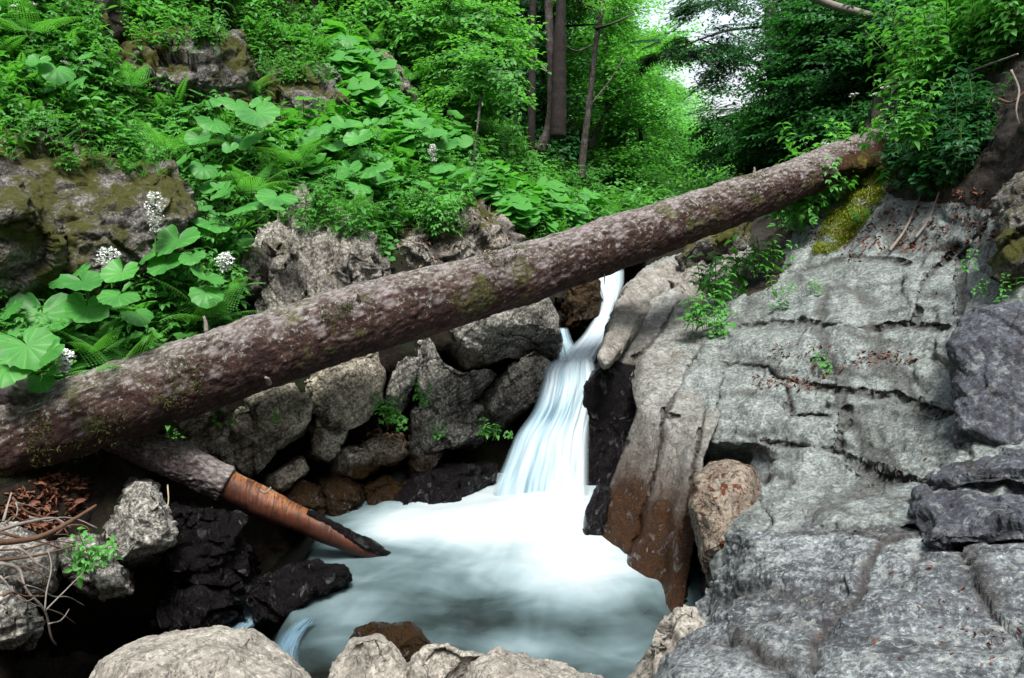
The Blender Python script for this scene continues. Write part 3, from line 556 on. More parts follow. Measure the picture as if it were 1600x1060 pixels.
rock('buff boulder with reddish brown blotches in the niche', [(1082,790),(1090,745),(1110,728),(1135,722),(1172,732),(1192,770),(1196,810),(1170,840),(1140,900),(1118,935),(1100,880)], 4.1, .32, M_blot, seed=157, N=130, k=.55, cuts=4, cut=.85, grad=(0, -.2), rel=dict(facet=.01, crack=.006, fb=.03, strata=.003))
rock('massive dark banded slab filling the lower right corner', [(1155,832),(1225,822),(1330,814),(1440,818),(1560,826),(1800,820),(1900,1100),(1700,1300),(1100,1300),(985,1120),(1010,1050),(1072,968),(1110,920),(1135,870)], lambda px, py: DR(px, py) + .05, .16, M_front, seed=158, N=330, k=.22, cuts=0, sink=-.05, follow=1., grow=1.0, rel=dict(facet=.022, fscale=2.0, crack=.012, strata=.020, sn=(.22, .57, .92), ss=14, fb=.06, fbs=2.0, aniso=(.4, .6, 2.2), fine=.007, rdg=.018), back=.6)
rock('dark blue-grey upright block at the right edge', [(1488,535),(1500,502),(1530,488),(1620,482),(1760,480),(1780,730),(1620,728),(1502,722),(1492,640)], lambda px, py: DR(px, py) - .05, .22, M_dark, seed=159, N=150, k=.3, cuts=3, cut=.9, rel=dict(facet=.02, crack=.02, fscale=1.8))
rock('upper step of dark rock below the upright block', [(1450,748),(1480,712),(1620,710),(1780,710),(1780,790),(1600,785),(1456,778)], lambda px, py: DR(px, py) + .06, .27, M_dark, seed=160, N=120, k=.5, cuts=8, cut=.85, follow=1.)
rock('lower step of dark rock beside the banded slab', [(1438,770),(1500,762),(1620,772),(1780,780),(1780,880),(1600,865),(1442,850)], lambda px, py: DR(px, py) + .04, .32, M_dark, seed=161, N=120, k=.5, cuts=8, cut=.85, follow=1.)
rock('rough grey rock poking from the dark earth at the far right', [(1560,330),(1590,285),(1640,240),(1760,240),(1760,420),(1620,470),(1575,440),(1585,390)], lambda px, py: DR(px, py) - .05, .25, M_cliff, seed=162, N=100, k=.4, rel=dict(facet=.05))

# ---------------------------------------------------------------- trunks lying across the stream
def tube(pts, rad, ns=24, ds=.05, mat=None, name='trunk', parent=None, bark=0., plates=(9, 22, 22), seed=0, origin=None, taper_end=True, capr=None, fb=.05, fbs=3.):
    pts = np.array(pts, float); rad = np.array(rad, float)
    seg = np.linalg.norm(np.diff(pts, axis=0), axis=1); s = np.concatenate([[0], np.cumsum(seg)])
    n = max(2, int(s[-1] / ds)); t = np.linspace(0, s[-1], n)
    # smooth through the points (Catmull-like by cubic hermite)
    def interp(a):
        m = np.gradient(a, s); j = np.clip(np.searchsorted(s, t, 'right') - 1, 0, len(s) - 2); h = s[j + 1] - s[j]; u = (t - s[j]) / h
        return (2*u**3-3*u**2+1)*a[j] + (u**3-2*u**2+u)*h*m[j] + (-2*u**3+3*u**2)*a[j+1] + (u**3-u**2)*h*m[j+1]
    P = np.stack([interp(pts[:, k]) for k in range(3)], -1); r = np.interp(t, s, rad)
    T = np.gradient(P, axis=0); T /= np.linalg.norm(T, axis=1, keepdims=True)
    up = np.array([0, 0, 1.]) if abs(T[0][2]) < .8 else np.array([1., 0, 0])
    A = np.zeros_like(P); a = np.cross(T[0], up); a /= np.linalg.norm(a)
    for i in range(n):
        a = a - T[i] * (a @ T[i]); a /= np.linalg.norm(a); A[i] = a
    Bv = np.cross(T, A); th = np.linspace(0, 2 * np.pi, ns, endpoint=False)
    Nn = A[:, None] * np.cos(th)[None, :, None] + Bv[:, None] * np.sin(th)[None, :, None]
    cr = np.zeros(n * ns); rr = np.broadcast_to(r[:, None], (n, ns)).copy()
    loc = np.stack([np.broadcast_to(t[:, None], (n, ns)), np.cos(th)[None] * r[:, None], np.sin(th)[None] * r[:, None]], -1).reshape(-1, 3)
    if fb: rr += (fbm(loc * fbs, seed, 4) * fb).reshape(n, ns) * (rr / rr.max())
    if bark:
        wl = loc + .02 * np.stack([fbm(loc * 9 + 5, seed + 3, 2)] * 3, -1)
        F1, F2, ID, C = worley(wl * np.array(plates), seed); g = hashvec(ID); e = np.exp(-((F2 - F1) / .14) ** 2)
        dd = bark * (g[:, 0] * .5 + (g * (wl * np.array(plates) - C)).sum(1) * .5) - bark * .8 * e
        F1, F2, ID, C = worley(wl * np.array(plates) * 2.3 + 3, seed + 5); dd += bark * .3 * hashvec(ID)[:, 1]
        dd += bark * 1.2 * fbm(loc * 14, seed + 6, 3); rr += dd.reshape(n, ns); cr = e * .7
    V = P[:, None] + Nn * rr[..., None]; V = V.reshape(-1, 3); Q = quads_grid(ns, n, True)
    tris = []
    c0, c1 = len(V), len(V) + 1; V = np.vstack([V, P[0], P[-1]]); cr = np.append(cr, [0, 0])
    j = np.arange(ns); T0 = np.stack([np.full(ns, c0), j, (j + 1) % ns], -1); L = (n - 1) * ns
    T1 = np.stack([np.full(ns, c1), L + (j + 1) % ns, L + j], -1)
    if mat is None: return V, [Q[:, ::-1], T0, T1]
    return mk(name, V, [Q[:, ::-1], T0, T1], mat, parent, attrs={'crack': cr}, origin=origin)
lp = [(-330,808,3.42,.19),(0,692,3.9,.186),(120,650,4.06,.200),(300,590,4.33,.212),(450,536,4.58,.215),(600,490,4.85,.208),(750,448,5.12,.202),(850,418,5.32,.196),(1000,367,5.65,.186),(1200,297,6.15,.166),(1330,245,6.9,.165),(1400,220,7.5,.16),(1470,200,8.2,.16)]
LP = [W(a, b, c) for a, b, c, d in lp]
main_log = empty('fallen_trunk', LP[0], 'huge fallen spruce trunk bridging the stream from lower left to upper right', 'fallen tree')
lg = tube([p - LP[0] for p in LP], [q[3] for q in lp], 150, .012, M_bark, 'bark_trunk', main_log, bark=.0055, plates=(15, 30, 30), seed=5, fb=.03)
def stub(px, py, d, h, r, lean, par, base):
    p = W(px, py, d); q = p + np.array([lean[0], lean[1], 1.]) * h
    V, Fc = tube([p - base, (p + q) / 2 - base + .004, q - base], [r, r * .8, r * .45], 8, .012, None, seed=int(px), fb=.01)
    return mk('broken_branch', V, Fc, M_twig, par, attrs={'crack': np.zeros(len(V))})
for a in [(322,520,4.36,.09,.012,(-.1,.1)), (203,566,4.2,.06,.014,(.1,0)), (72,598,4.0,.04,.014,(0,0)), (1178,272,6.1,.05,.012,(0,0))]: stub(*a, main_log, LP[0])
for a in [(652,560,4.75,-.05,.012,(.1,-.4)), (944,428,5.4,-.09,.006,(0,0)), (560,470,4.6,.05,.013,(.05,-.6)), (860,385,5.15,.035,.012,(.1,-.5)), (420,600,4.2,.05,.015,(.1,-1.2)), (1070,362,5.6,.04,.012,(.1,-1.))]: stub(*a, main_log, LP[0])
rock('red-brown mound of needles and moss where the big trunk meets the right bank', [(1300,250),(1322,230),(1350,216),(1400,208),(1435,225),(1400,252),(1350,268),(1315,266)], 6.9, .25, M_mound, seed=170, N=90, k=.7, cuts=0, name='soil_mound', cat='mound', rel=dict(facet=0, crack=0, fb=.08, rdg=.0, strata=0), grad=(.5, -.6))
def on_log(u, ang, off=0.):
    P0 = np.array([p for p in LP]); k = u * (len(P0) - 1); i = int(min(k, len(P0) - 2)); f = k - i
    p = P0[i] * (1 - f) + P0[i + 1] * f; T = P0[i + 1] - P0[i]; T /= np.linalg.norm(T); r = lp[i][3] * (1 - f) + lp[i + 1][3] * f
    a = np.cross(T, (0, 0, 1.)); a /= np.linalg.norm(a); b = np.cross(a, T)   # a: towards camera side or away
    if a[1] > 0: a = -a
    n = a * math.cos(ang) + b * math.sin(ang); return p + n * (r + off), n
B0 = W(185, 688, 4.30)
bp = [(150,672,4.32,.085),(235,705,4.36,.100),(300,730,4.40,.102),(355,756,4.43,.098)]
broken = empty('broken_log', B0, 'shorter broken log, bark at the top and peeled orange wood below, slanting into the pool', 'fallen tree')
tube([W(*q[:3]) - B0 for q in bp], [q[3] for q in bp], 90, .012, M_barkg, 'bark_section', broken, bark=.007, plates=(26, 34, 34), seed=8, fb=.02)
pp = [(335,748,4.42,.088),(400,780,4.47,.084),(460,808,4.52,.076),(520,836,4.57,.060),(570,860,4.62,.045),(600,872,4.66,.02)]
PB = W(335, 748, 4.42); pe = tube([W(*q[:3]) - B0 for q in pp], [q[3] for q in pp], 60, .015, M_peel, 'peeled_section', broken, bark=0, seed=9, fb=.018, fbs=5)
for sx_, sy_, sl_ in [(596,866,26),(590,858,22),(600,874,16),(584,872,24)]:
    V_, F_ = tube([W(sx_ - 20, sy_ - 8, 4.63) - B0, W(sx_ + sl_, sy_ + sl_ * .3, 4.66) - B0], [.012, .002], 6, .012, None, seed=sx_, fb=.1, fbs=30); mk('splinter', V_, F_, M_black, broken, attrs={'crack': np.zeros(len(V_))})
op = [(480,800,4.50,.02),(530,828,4.55,.032),(575,852,4.60,.036),(606,868,4.66,.022)]
tube([W(*q[:3]) - B0 for q in op], [q[3] for q in op], 30, .012, M_black, 'dark_splintered_tip', broken, bark=.006, plates=(20, 30, 30), seed=10, fb=.03)
b2 = W(-60, 545, 4.0); gl = tube([W(-120,535,4.05)-b2, W(-30,580,3.92)-b2, W(25,612,3.9)-b2, W(75,648,3.95)-b2], [.10,.10,.095,.07], 50, .015, M_barkg, 'broken_trunk_end', None, bark=.006, plates=(20, 30, 30), seed=12)
gl.location = Vector(b2); tag(gl, 'grey broken log end behind the big trunk at the left edge', 'fallen tree')

# ---------------------------------------------------------------- water
def watermat(name, falls=False):
    s = NT(name); P = s.pos(); f = s.attr('foam').outputs['Fac']
    uv = s.attr('flow').outputs['Vector']
    if falls:
        n = s.noise(s.mapv(uv, (11, .5, 1)), 1.6, 5, .55, .15); n2 = s.noise(s.mapv(uv, (3.2, .7, 1)), 1.3, 3, .5)
        k = s.m_('ADD', s.m_('ADD', f, s.m_('MULTIPLY', s.m_('SUBTRACT', n, .5), 1.5)), s.m_('MULTIPLY', s.m_('SUBTRACT', n2, .5), 1.4), clamp=True)
        c = s.ramp(k, (0., (.08, .14, .18)), (.38, (.24, .34, .39)), (.95, (.42, .49, .52)))
        s.fin(c, .5, s.bump(n, .35, .03), .3)
        s.set(s.b, 'Alpha', s.attr('alpha').outputs['Fac'])
    else:
        n = s.noise(s.mapv(uv, (1.0, .8, 1)), 3.0, 3, .5, .6); n2 = s.noise(s.mapv(P, (1, 1.7, 1)), 1.8, 5, .5, .8)
        k = s.m_('ADD', f, s.m_('ADD', s.m_('MULTIPLY', s.m_('SUBTRACT', n, .5), .28), s.m_('MULTIPLY', s.m_('SUBTRACT', n2, .5), .62)), clamp=True)
        c = s.ramp(k, (0., (.006, .007, .006)), (.18, (.022, .034, .034)), (.40, (.075, .112, .118)), (.66, (.20, .265, .28)), (1., (.39, .44, .455)))
        s.fin(c, s.ramp(k, (.05, .16), (.4, .42)), s.bump(n, .15, .02), .4)
    return s.m
M_pool = watermat('silky pool water'); M_fall = watermat('silky falling water', True)
gx, gy = np.meshgrid(np.linspace(-120, 1180, 330), np.linspace(738, 1330, 240))
P0 = W(gx, gy, dplane(gy, WZ)); X, Y = P0[..., 0], P0[..., 1]
# lip on the left where the water runs down into the dark channel
def lipx(py): return np.interp(py, [740, 830, 880, 960, 1010, 1060, 1330], [500, 500, 480, 455, 455, 470, 400])
dl = (lipx(gy) - gx) / 60.; drop = .5 * (1 - np.exp(-np.clip(dl, 0, 9) ** 1.3))
fc = np.array([(850, 790), (900, 800)], float)
fd = np.minimum(np.hypot((gx - 830) / 1.7, (gy - 800) * 1.35), np.hypot((gx - 900) * .9, (gy - 850) * 1.1))
foam = 1.25 - fd / 175.
foam += .55 * np.exp(-(((gx - 690) / 150.) ** 2 + ((gy - 812) / 26.) ** 2)) + .35 * np.exp(-(((gx - 600) / 70.) ** 2 + ((gy - 835) / 16.) ** 2))
foam = np.where(foam < .45, .45 - (.45 - foam) * .28, foam)
foam += .08 * np.exp(-(((gx - 980) / 90.) ** 2 + ((gy - 925) / 28.) ** 2)) + .16 * np.exp(-(((gy - 1010 - .05 * (gx - 700)) / 22.) ** 2)) * (gx > 560)
foam -= .20 * np.exp(-(((gx - 800) / 130.) ** 2 + ((gy - 970) / 30.) ** 2))
foam -= .08 * np.clip((640 - gx) / 160., 0, 1) + .10 * np.clip((gy - 880) / 100., 0, 1)
foam -= .42 * np.clip(dl + .3, 0, 1); foam += .42 * np.exp(-((dl - .35) / .55) ** 2) * np.clip((gy - 920) / 40., 0, 1) + .45 * np.exp(-(((gx - 530) / 80.) ** 2 + ((gy - 975) / 60.) ** 2))
z = WZ - drop + .10 * np.exp(-(((gx - 850) / 90.) ** 2 + ((gy - 800) / 26.) ** 2)) + .05 * np.exp(-(((gx - 720) / 120.) ** 2 + ((gy - 815) / 22.) ** 2))
pn = np.stack([X, Y, 0 * X], -1).reshape(-1, 3); z = z + (.022 * fbm(pn * 3, 61, 3)).reshape(z.shape)
r = np.hypot(X - .15, Y - 5.1); ang = np.arctan2(Y - 5.1, X - .15)
flow = np.stack([ang * 2.2, r, 0 * r], -1).reshape(-1, 3)
PV = np.stack([X, Y, z], -1).reshape(-1, 3)
tag(mk('pool_water', PV, [quads_grid(330, 240)[:, ::-1]], M_pool, attrs={'foam': foam.ravel(), 'flow': flow}), kind='structure')
def ribbon(name, rows, nu=60, nv=140, bulge=.12, foamf=.7, seed=0, edge=.18):
    """rows: (py, left px, right px, depth)"""
    a = np.array(rows, float); t = np.linspace(0, 1, nv); s = (a[:, 0] - a[0, 0]) / (a[-1, 0] - a[0, 0])
    def ip(k):
        m = np.gradient(a[:, k], s); j = np.clip(np.searchsorted(s, t, 'right') - 1, 0, len(s) - 2); h = s[j+1]-s[j]; u = (t - s[j]) / h
        return (2*u**3-3*u**2+1)*a[j,k] + (u**3-2*u**2+u)*h*m[j] + (-2*u**3+3*u**2)*a[j+1,k] + (u**3-u**2)*h*m[j+1]
    py = a[0, 0] + t * (a[-1, 0] - a[0, 0]); l, r_, d = ip(1), ip(2), ip(3)
    u = np.linspace(0, 1, nu); U, T = np.meshgrid(u, t)
    px = l[:, None] + (r_ - l)[:, None] * U; hh = np.sqrt(np.clip(1 - (2 * U - 1) ** 2, 0, 1))
    dd = d[:, None] - bulge * hh
    q = np.stack([U * 9, T * 2.2, 0 * U + seed], -1).reshape(-1, 3); dd = dd - (.035 * fbm(q, seed, 3)).reshape(dd.shape)
    V = W(px, np.broadcast_to(py[:, None], px.shape), dd).reshape(-1, 3)
    al = np.clip(np.minimum(U, 1 - U) / edge, 0, 1) ** .8 * np.clip((1 - T) / .07, 0, 1) * np.clip(T / .05, 0, 1); f = foamf + 0 * U
    return V, quads_grid(nu, nv), al.ravel(), f, np.stack([U, T, 0 * U + seed], -1).reshape(-1, 3), T, U
def fall(name, rows, **k):
    ff = k.pop('ff', None); V, Q, al, f, fl, T, U = ribbon(name, rows, **k)
    if ff: f = ff(T, U)
    o = mk(name, V, [Q], M_fall, attrs={'foam': f.ravel(), 'alpha': al, 'flow': fl}); return tag(o, kind='structure')
fall('waterfall', [(556,872,926,6.02),(575,852,932,5.92),(600,845,934,5.82),(640,832,928,5.74),(680,805,922,5.66),(720,788,921,5.58),(760,772,921,5.50),(812,762,922,5.40)], bulge=.16, edge=.10,
     ff=lambda T, U: .72 - .55 * np.exp(-(((U - .36) / .30) ** 2 + ((T - .35) / .08) ** 2)) - .30 * np.exp(-(((U - .40) / .22) ** 2 + ((T - .80) / .22) ** 2)) + .5 * np.clip((U - .5) * 2, 0, 1) * np.clip(T * 2 - .6, 0, 1) + .4 * np.clip(T * 6 - 5, 0, 1), seed=1, nu=90)
fall('upper_cascade', [(418,926,976,7.6),(445,930,975,7.35),(470,938,966,7.1),(500,925,958,6.8),(525,908,952,6.5),(548,885,940,6.2),(575,868,925,5.95)], bulge=.12, edge=.22, ff=lambda T, U: .85 - .25 * np.exp(-((T - .1) / .1) ** 2), seed=2)
fall('side_trickle', [(512,862,888,6.6),(530,864,894,6.45),(550,868,905,6.3),(570,872,900,6.1)], bulge=.08, edge=.35, ff=lambda T, U: .45 + 0 * T, seed=3, nu=30)
fall('outflow_cascade', [(972,360,410,4.5),(935,372,412,4.6)][::-1] + [(985,352,392,4.4),(1000,350,380,4.3)], bulge=.05, edge=.4, ff=lambda T, U: .05 + 0 * T, seed=4, nu=30)
fall('outflow_chute', [(965,470,500,3.95),(990,440,480,3.85),(1015,425,470,3.75),(1050,425,470,3.6)], bulge=.06, edge=.4, ff=lambda T, U: -.1 + 0 * T, seed=5, nu=30)
# ---------------------------------------------------------------- plants
bpy.context.view_layer.update()
HILL = bpy.data.objects['hillside']
def hit(objs, px, py):
    d = Vector(W(px, py, 1.0)); d.normalize(); best = None
    for o in objs:
        T0 = o.matrix_world.translation; ok, co, nn, _ = o.ray_cast(-T0, d)
        if ok:
            co = co + T0
            if best is None or co.length < best[0].length: best = (co, nn)
    return best
class TB:                      # collects triangles/quads of a small plant template
    def __init__(s): s.V, s.T, s.tint, s.M = [], [], [], []
    def leaf(s, b, d, up, L, Wd, droop=.15, fold=.12, tint=None, m=0, seg=1):
        b = np.array(b, float); d = np.array(d, float); d /= np.linalg.norm(d); u = np.array(up, float); sd = np.cross(d, u); sd /= np.linalg.norm(sd) + 1e-9; u = np.cross(sd, d)
        i = len(s.V); mid = b + d * L * .5; tint = random.random() if tint is None else tint
        s.V += [b, b + d * L * .30 + sd * Wd * .42 + u * fold * L, b + d * L * .30 - sd * Wd * .42 + u * fold * L, b + d * L * .66 + sd * Wd * .36 + u * (fold - droop * .4) * L, b + d * L * .66 - sd * Wd * .36 + u * (fold - droop * .4) * L, b + d * L - u * droop * L, mid]
        s.tint += [tint] * 7; f = [(0, 1, 6), (0, 6, 2), (1, 3, 6), (2, 6, 4), (3, 5, 6), (4, 6, 5)]
        s.T += [tuple(i + k for k in t) for t in f]; s.M += [m] * 6
    def blade(s, b, d, L, Wd, bend=.5, m=0, n=3, tint=None):
        b = np.array(b, float); d = np.array(d, float); d /= np.linalg.norm(d); hz = np.array([d[0], d[1], 0]); hz /= np.linalg.norm(hz) + 1e-6; sd = np.array([-hz[1], hz[0], 0]); i = len(s.V)
        tint = random.random() if tint is None else tint
        for k in range(n + 1):
            t = k / n; p = b + d * L * t + (hz * .6 - np.array([0, 0, 1.])) * bend * L * t * t; w_ = Wd * (1 - t * .9) * .5
            s.V += [p - sd * w_, p + sd * w_]; s.tint += [tint] * 2
        for k in range(n): a = i + 2 * k; s.T += [(a, a + 1, a + 3), (a, a + 3, a + 2)]; s.M += [m] * 2
    def stick(s, p, q, r, m=1, r2=None):
        p, q = np.array(p, float), np.array(q, float); d = q - p; L = np.linalg.norm(d) + 1e-9; d /= L; a = np.cross(d, (0.3, .5, .8)); a /= np.linalg.norm(a); c = np.cross(d, a); i = len(s.V); r2 = r if r2 is None else r2
        for P, rr in ((p, r), (q, r2)):
            for k in range(3): an = k * 2.094; s.V.append(P + (a * math.cos(an) + c * math.sin(an)) * rr)
        s.tint += [.3] * 6
        for k in range(3):
            k2 = (k + 1) % 3; s.T += [(i + k, i + k2, i + 3 + k2), (i + k, i + 3 + k2, i + 3 + k)]; s.M += [m] * 2
    def arr(s): return np.array(s.V), np.array(s.T, int), np.array(s.tint), np.array(s.M)
def udir(az, el): return np.array([math.cos(az) * math.cos(el), math.sin(az) * math.cos(el), math.sin(el)])
U = random.uniform
def t_herb(h=.30, nodes=4, L=.085, comp=True):
    b = TB(); lean = np.array([U(-.2, .2), U(-.2, .2), 1]) * h; b.stick((0, 0, 0), lean, .003)
    for k in range(nodes):
        t = .35 + .65 * k / max(1, nodes - 1); p = lean * t; a0 = U(0, 6.3); tn = random.random() * .6 + .3 * t
        for j in range(3 if comp else 2):
            a = a0 + j * (2.09 if comp else 3.14) + U(-.3, .3); d = udir(a, U(0, .5)); l = L * (1.25 - .55 * t) * U(.8, 1.2)
            if comp:
                q = p + d * l * .8; b.stick(p, q, .0015)
                for o_ in (-.9, 0, .9): b.leaf(q, udir(a + o_, U(-.35, .2)), (0, 0, 1), l * .85, l * .5, U(.1, .3), tint=tn + U(-.1, .1))
            else: b.leaf(p, udir(a, U(-.2, .3)), (0, 0, 1), l * 1.4, l * .75, U(.15, .35), tint=tn + U(-.1, .1))
    return b.arr()
def t_round(n=7, h=.14, L=.07):
    b = TB()
    for k in range(n):
        a = U(0, 6.3); q = udir(a, U(.5, 1.3)) * h * U(.6, 1.2); b.stick((0, 0, 0), q, .002)
        b.leaf(q, udir(a, U(-.3, .2)), (U(-.2, .2), U(-.2, .2), 1), L * U(.8, 1.3), L * U(.9, 1.2), .05, .06)
    return b.arr()
def t_grass(n=16, L=.22):
    b = TB()
    for k in range(n): b.blade((U(-.03, .03), U(-.03, .03), 0), udir(U(0, 6.3), U(.7, 1.5)), L * U(.5, 1.2), .005, U(.15, .6))
    return b.arr()
def frond_tb(L=.42, pairs=20, wid=.11, arch=.55, fine=6, b=None, az=None, el=1.0, base=(0, 0, 0)):
    own = b is None; b = b or TB(); tn = random.random() * .5 + .3
    def P(t):          # curve in the x-z plane
        e = el; return np.array([L * (t * math.cos(e) + .42 * arch * t * t), 0, L * (t * math.sin(e) - arch * .62 * t ** 2.2)])
    R = rotm((0, 0, 1), az or 0.); base = np.array(base, float)
    for k in range(10): b.stick(base + R @ P(k / 10), base + R @ P((k + 1) / 10), .0022 * (1 - k / 12), 1)
    for k in range(pairs):
        t = .16 + .84 * (k + .5) / pairs; p = P(t); T = P(min(1, t + .02)) - P(t - .02); T /= np.linalg.norm(T)
        prof = min(1, (t - .05) * 4.2) * (1 - t) ** .62 * 1.18; l = wid * prof
        for sgn in (-1, 1):
            d = np.array([0, sgn, 0]) * .93 + T * .38 + np.array([0, 0, -.12]); d /= np.linalg.norm(d); up = np.cross(T, (0, 1, 0)); up = up if up[2] > 0 else -up
            sd = np.cross(d, up); sd /= np.linalg.norm(sd); w0 = L * .84 / pairs * .56; i = len(b.V)
            if fine <= 1:
                q = [p, p + d * l * .4 + sd * w0, p + d * l * .4 - sd * w0, p + d * l]; b.V += [base + R @ v for v in q]; b.tint += [tn] * 4; b.T += [(i, i + 1, i + 3), (i, i + 3, i + 2)]; b.M += [0] * 2
            else:
                for m in range(fine):
                    u0, u1 = m / fine, (m + .86) / fine; ww = w0 * (1 - .75 * (m / fine)) ; dr = np.array([0, 0, -.25 * l]) * u0 * u0; i = len(b.V)
                    q = [p + d * l * u0 + dr, p + d * l * (u0 + .6 / fine) + sd * ww + dr, p + d * l * u1 + dr, p + d * l * (u0 + .6 / fine) - sd * ww + dr]
                    b.V += [base + R @ v for v in q]; b.tint += [tn + .15 * (m / fine)] * 4; b.T += [(i, i + 1, i + 2), (i, i + 2, i + 3)]; b.M += [0] * 2
    return b.arr() if own else b
def t_fern(n=7, L=.32):
    b = TB()
    for k in range(n): frond_tb(L * U(.8, 1.15), 15, L * .26, U(.4, .7), 1, b, k * 6.28 / n + U(-.3, .3), U(.75, 1.15))
    return b.arr()
def bleaf(R=.15, tilt=0., cup=.14, seed=0, na=30, nr=6):
    """round butterbur leaf, notch at the stalk, radial ribs, scalloped rim"""
    rr = np.random.default_rng(seed); V = [np.zeros(3)]; F_ = []; ph = rr.uniform(0, 6, 3)
    for j in range(1, nr + 1):
        for i in range(na):
            th = -math.pi + 2 * math.pi * (i + .5) / na; a = th
            ro = (1 - .62 * math.exp(-((math.pi - abs(th)) / .32) ** 2)) * (1 + .05 * math.cos(11 * th + ph[0]) + .05 * math.cos(3 * th + ph[1])) * (1.06 - .10 * math.cos(th))
            r = R * ro * (j / nr); z = cup * R * (j / nr) ** 2 - .32 * cup * R * (j / nr) + R * .035 * math.cos(9 * th) * (j / nr) + R * .06 * math.sin(2 * th + ph[2]) * (j / nr) ** 2 - R * .09 * max(0, (j / nr) - .75) * 4 * (.5 + .5 * math.sin(4 * th + ph[1]))
            V.append(np.array([r * math.cos(a) + .12 * R * (j / nr), r * math.sin(a), z]))
    T = []
    for i in range(na - 1): T.append((0, 1 + i, 2 + i))
    for j in range(nr - 1):
        for i in range(na - 1):
            a = 1 + j * na + i; T += [(a, a + na, a + na + 1), (a, a + na + 1, a + 1)]
    return np.array(V), np.array(T)
def t_butt(n=6, R=.10, H=.28):
    b = TB()
    for k in range(n):
        V, T = bleaf(R * U(.6, 1.2), 0, U(-.25, .3), k, 16, 3); a = U(0, 6.3); q = udir(a, U(.7, 1.4)) * H * U(.5, 1.15)
        M = rotm((0, 0, 1), a) @ rotm((0, 1, 0), U(-.1, .5)); i = len(b.V); b.V += list(V @ M.T + q); tn = U(.2, .9); b.tint += [tn] * len(V); b.T += [tuple(t + i) for t in T]; b.M += [0] * len(T)
        b.stick((0, 0, 0), q, .004)
    return b.arr()
def t_spray(L=.5, n=34, lf=.06, droop=.25, spread=.5):
    b = TB(); 
    def ax(t): return np.array([L * t, 0, -droop * L * t * t])
    for k in range(4): b.stick(ax(k / 4), ax((k + 1) / 4), .004 * (1 - k / 6), 1)
    for tw in range(5):
        t0 = .15 + .17 * tw; sg = 1 if tw % 2 else -1; p0 = ax(t0); dl_ = np.array([.75, sg * spread * 1.3, U(-.3, .05)]); l = L * (.75 - .45 * t0); dl_ /= np.linalg.norm(dl_)
        b.stick(p0, p0 + dl_ * l, .0025, 1)
        for k in range(n // 7):
            t = (k + 1) / (n // 7); sd = 1 if k % 2 else -1; d = dl_ * .6 + np.array([.1, sd * .8, U(-.35, .2)]); q = p0 + dl_ * l * t
            b.leaf(q, d, (U(-.3, .3), U(-.3, .3), 1), lf * U(.75, 1.25), lf * .7, U(0, .25), U(.02, .15))
    for k in range(n // 4):
        t = .2 + .8 * k / (n // 4); d = np.array([.6, (1 if k % 2 else -1) * .8, U(-.3, .2)]); b.leaf(ax(t), d, (U(-.3, .3), U(-.3, .3), 1), lf * U(.75, 1.25), lf * .7, U(0, .25), .08)
    return b.arr()
def t_leafquad(n=30, L=.5, lf=.06):          # light spray for far trees
    b = TB()
    for k in range(n):
        p = np.array([U(0, L), U(-.35, .35) * L, U(-.08, .05) * L]); a = U(0, 6.3); i = len(b.V); d = udir(a, U(-.5, .3)) * lf; s_ = np.cross(d, (U(-.3, .3), U(-.3, .3), 1)) * .35
        b.V += [p, p + d * .5 + s_, p + d, p + d * .5 - s_]; b.tint += [random.random()] * 4; b.T += [(i, i + 1, i + 2), (i, i + 2, i + 3)]; b.M += [0] * 2
    return b.arr()
def t_conif(L=.6):
    b = TB()
    for k in range(5): b.stick((L * k / 5, 0, -.12 * L * (k / 5) ** 2), (L * (k + 1) / 5, 0, -.12 * L * ((k + 1) / 5) ** 2), .006, 1)
    for k in range(16):
        t = k / 16; sg = 1 if k % 2 else -1; p = np.array([L * t, 0, -.12 * L * t * t]); d = np.array([.6, sg * .75, -.25]); l = L * .42 * (1 - .7 * t)
        for j in range(5): b.blade(p + d * l * j / 5, np.array([.5, sg * U(-.3, 1.2), U(-.5, .25)]), .07, .022, .1, n=1)
        b.blade(p, d, l, .02, .1, n=2)
    return b.arr()
def stamp(name, temps, pos, az, scale, mats, tilt=None, tints=None, parent=None, origin=None, yaw_normal=None, flat=False):
    """many copies of small templates in one mesh (for stuff and crowns)"""
    pos = np.asarray(pos, float); n = len(pos); which = RNG.integers(0, len(temps), n); Vs, Ts, tn, mi = [], [], [], []; off = 0
    tilt = np.zeros((n, 2)) if tilt is None else tilt
    for k, (V, T, t, M) in enumerate(temps):
        ix = np.where(which == k)[0]
        if not len(ix): continue
        ca, sa = np.cos(az[ix]), np.sin(az[ix]); ty = tilt[ix, 0]; tx = tilt[ix, 1]
        v = V[None] * scale[ix][:, None, None]
        # tilt about y (pitch), about x (roll), then yaw
        c, s_ = np.cos(ty)[:, None], np.sin(ty)[:, None]; x = v[..., 0] * c + v[..., 2] * s_; z = -v[..., 0] * s_ + v[..., 2] * c; y = v[..., 1]
        c, s_ = np.cos(tx)[:, None], np.sin(tx)[:, None]; y, z = y * c - z * s_, y * s_ + z * c
        X = x * ca[:, None] - y * sa[:, None]; Y = x * sa[:, None] + y * ca[:, None]
        v = np.stack([X, Y, z], -1) + pos[ix][:, None]
        tt = np.broadcast_to(t[None], (len(ix), len(t))).copy()
        if tints is not None: tt = tt * .55 + tints[ix][:, None] * .45 + 0
        Vs.append(v.reshape(-1, 3)); Ts.append((T[None] + (np.arange(len(ix)) * len(V))[:, None, None] + off).reshape(-1, 3)); tn.append(tt.ravel()); mi.append(np.tile(M, len(ix))); off += len(ix) * len(V)
    return mk(name, np.vstack(Vs), [np.vstack(Ts)], mats, parent, smooth=False, attrs={'tint': np.clip(np.concatenate(tn), 0, 1)}, mi=np.concatenate(mi), origin=origin)
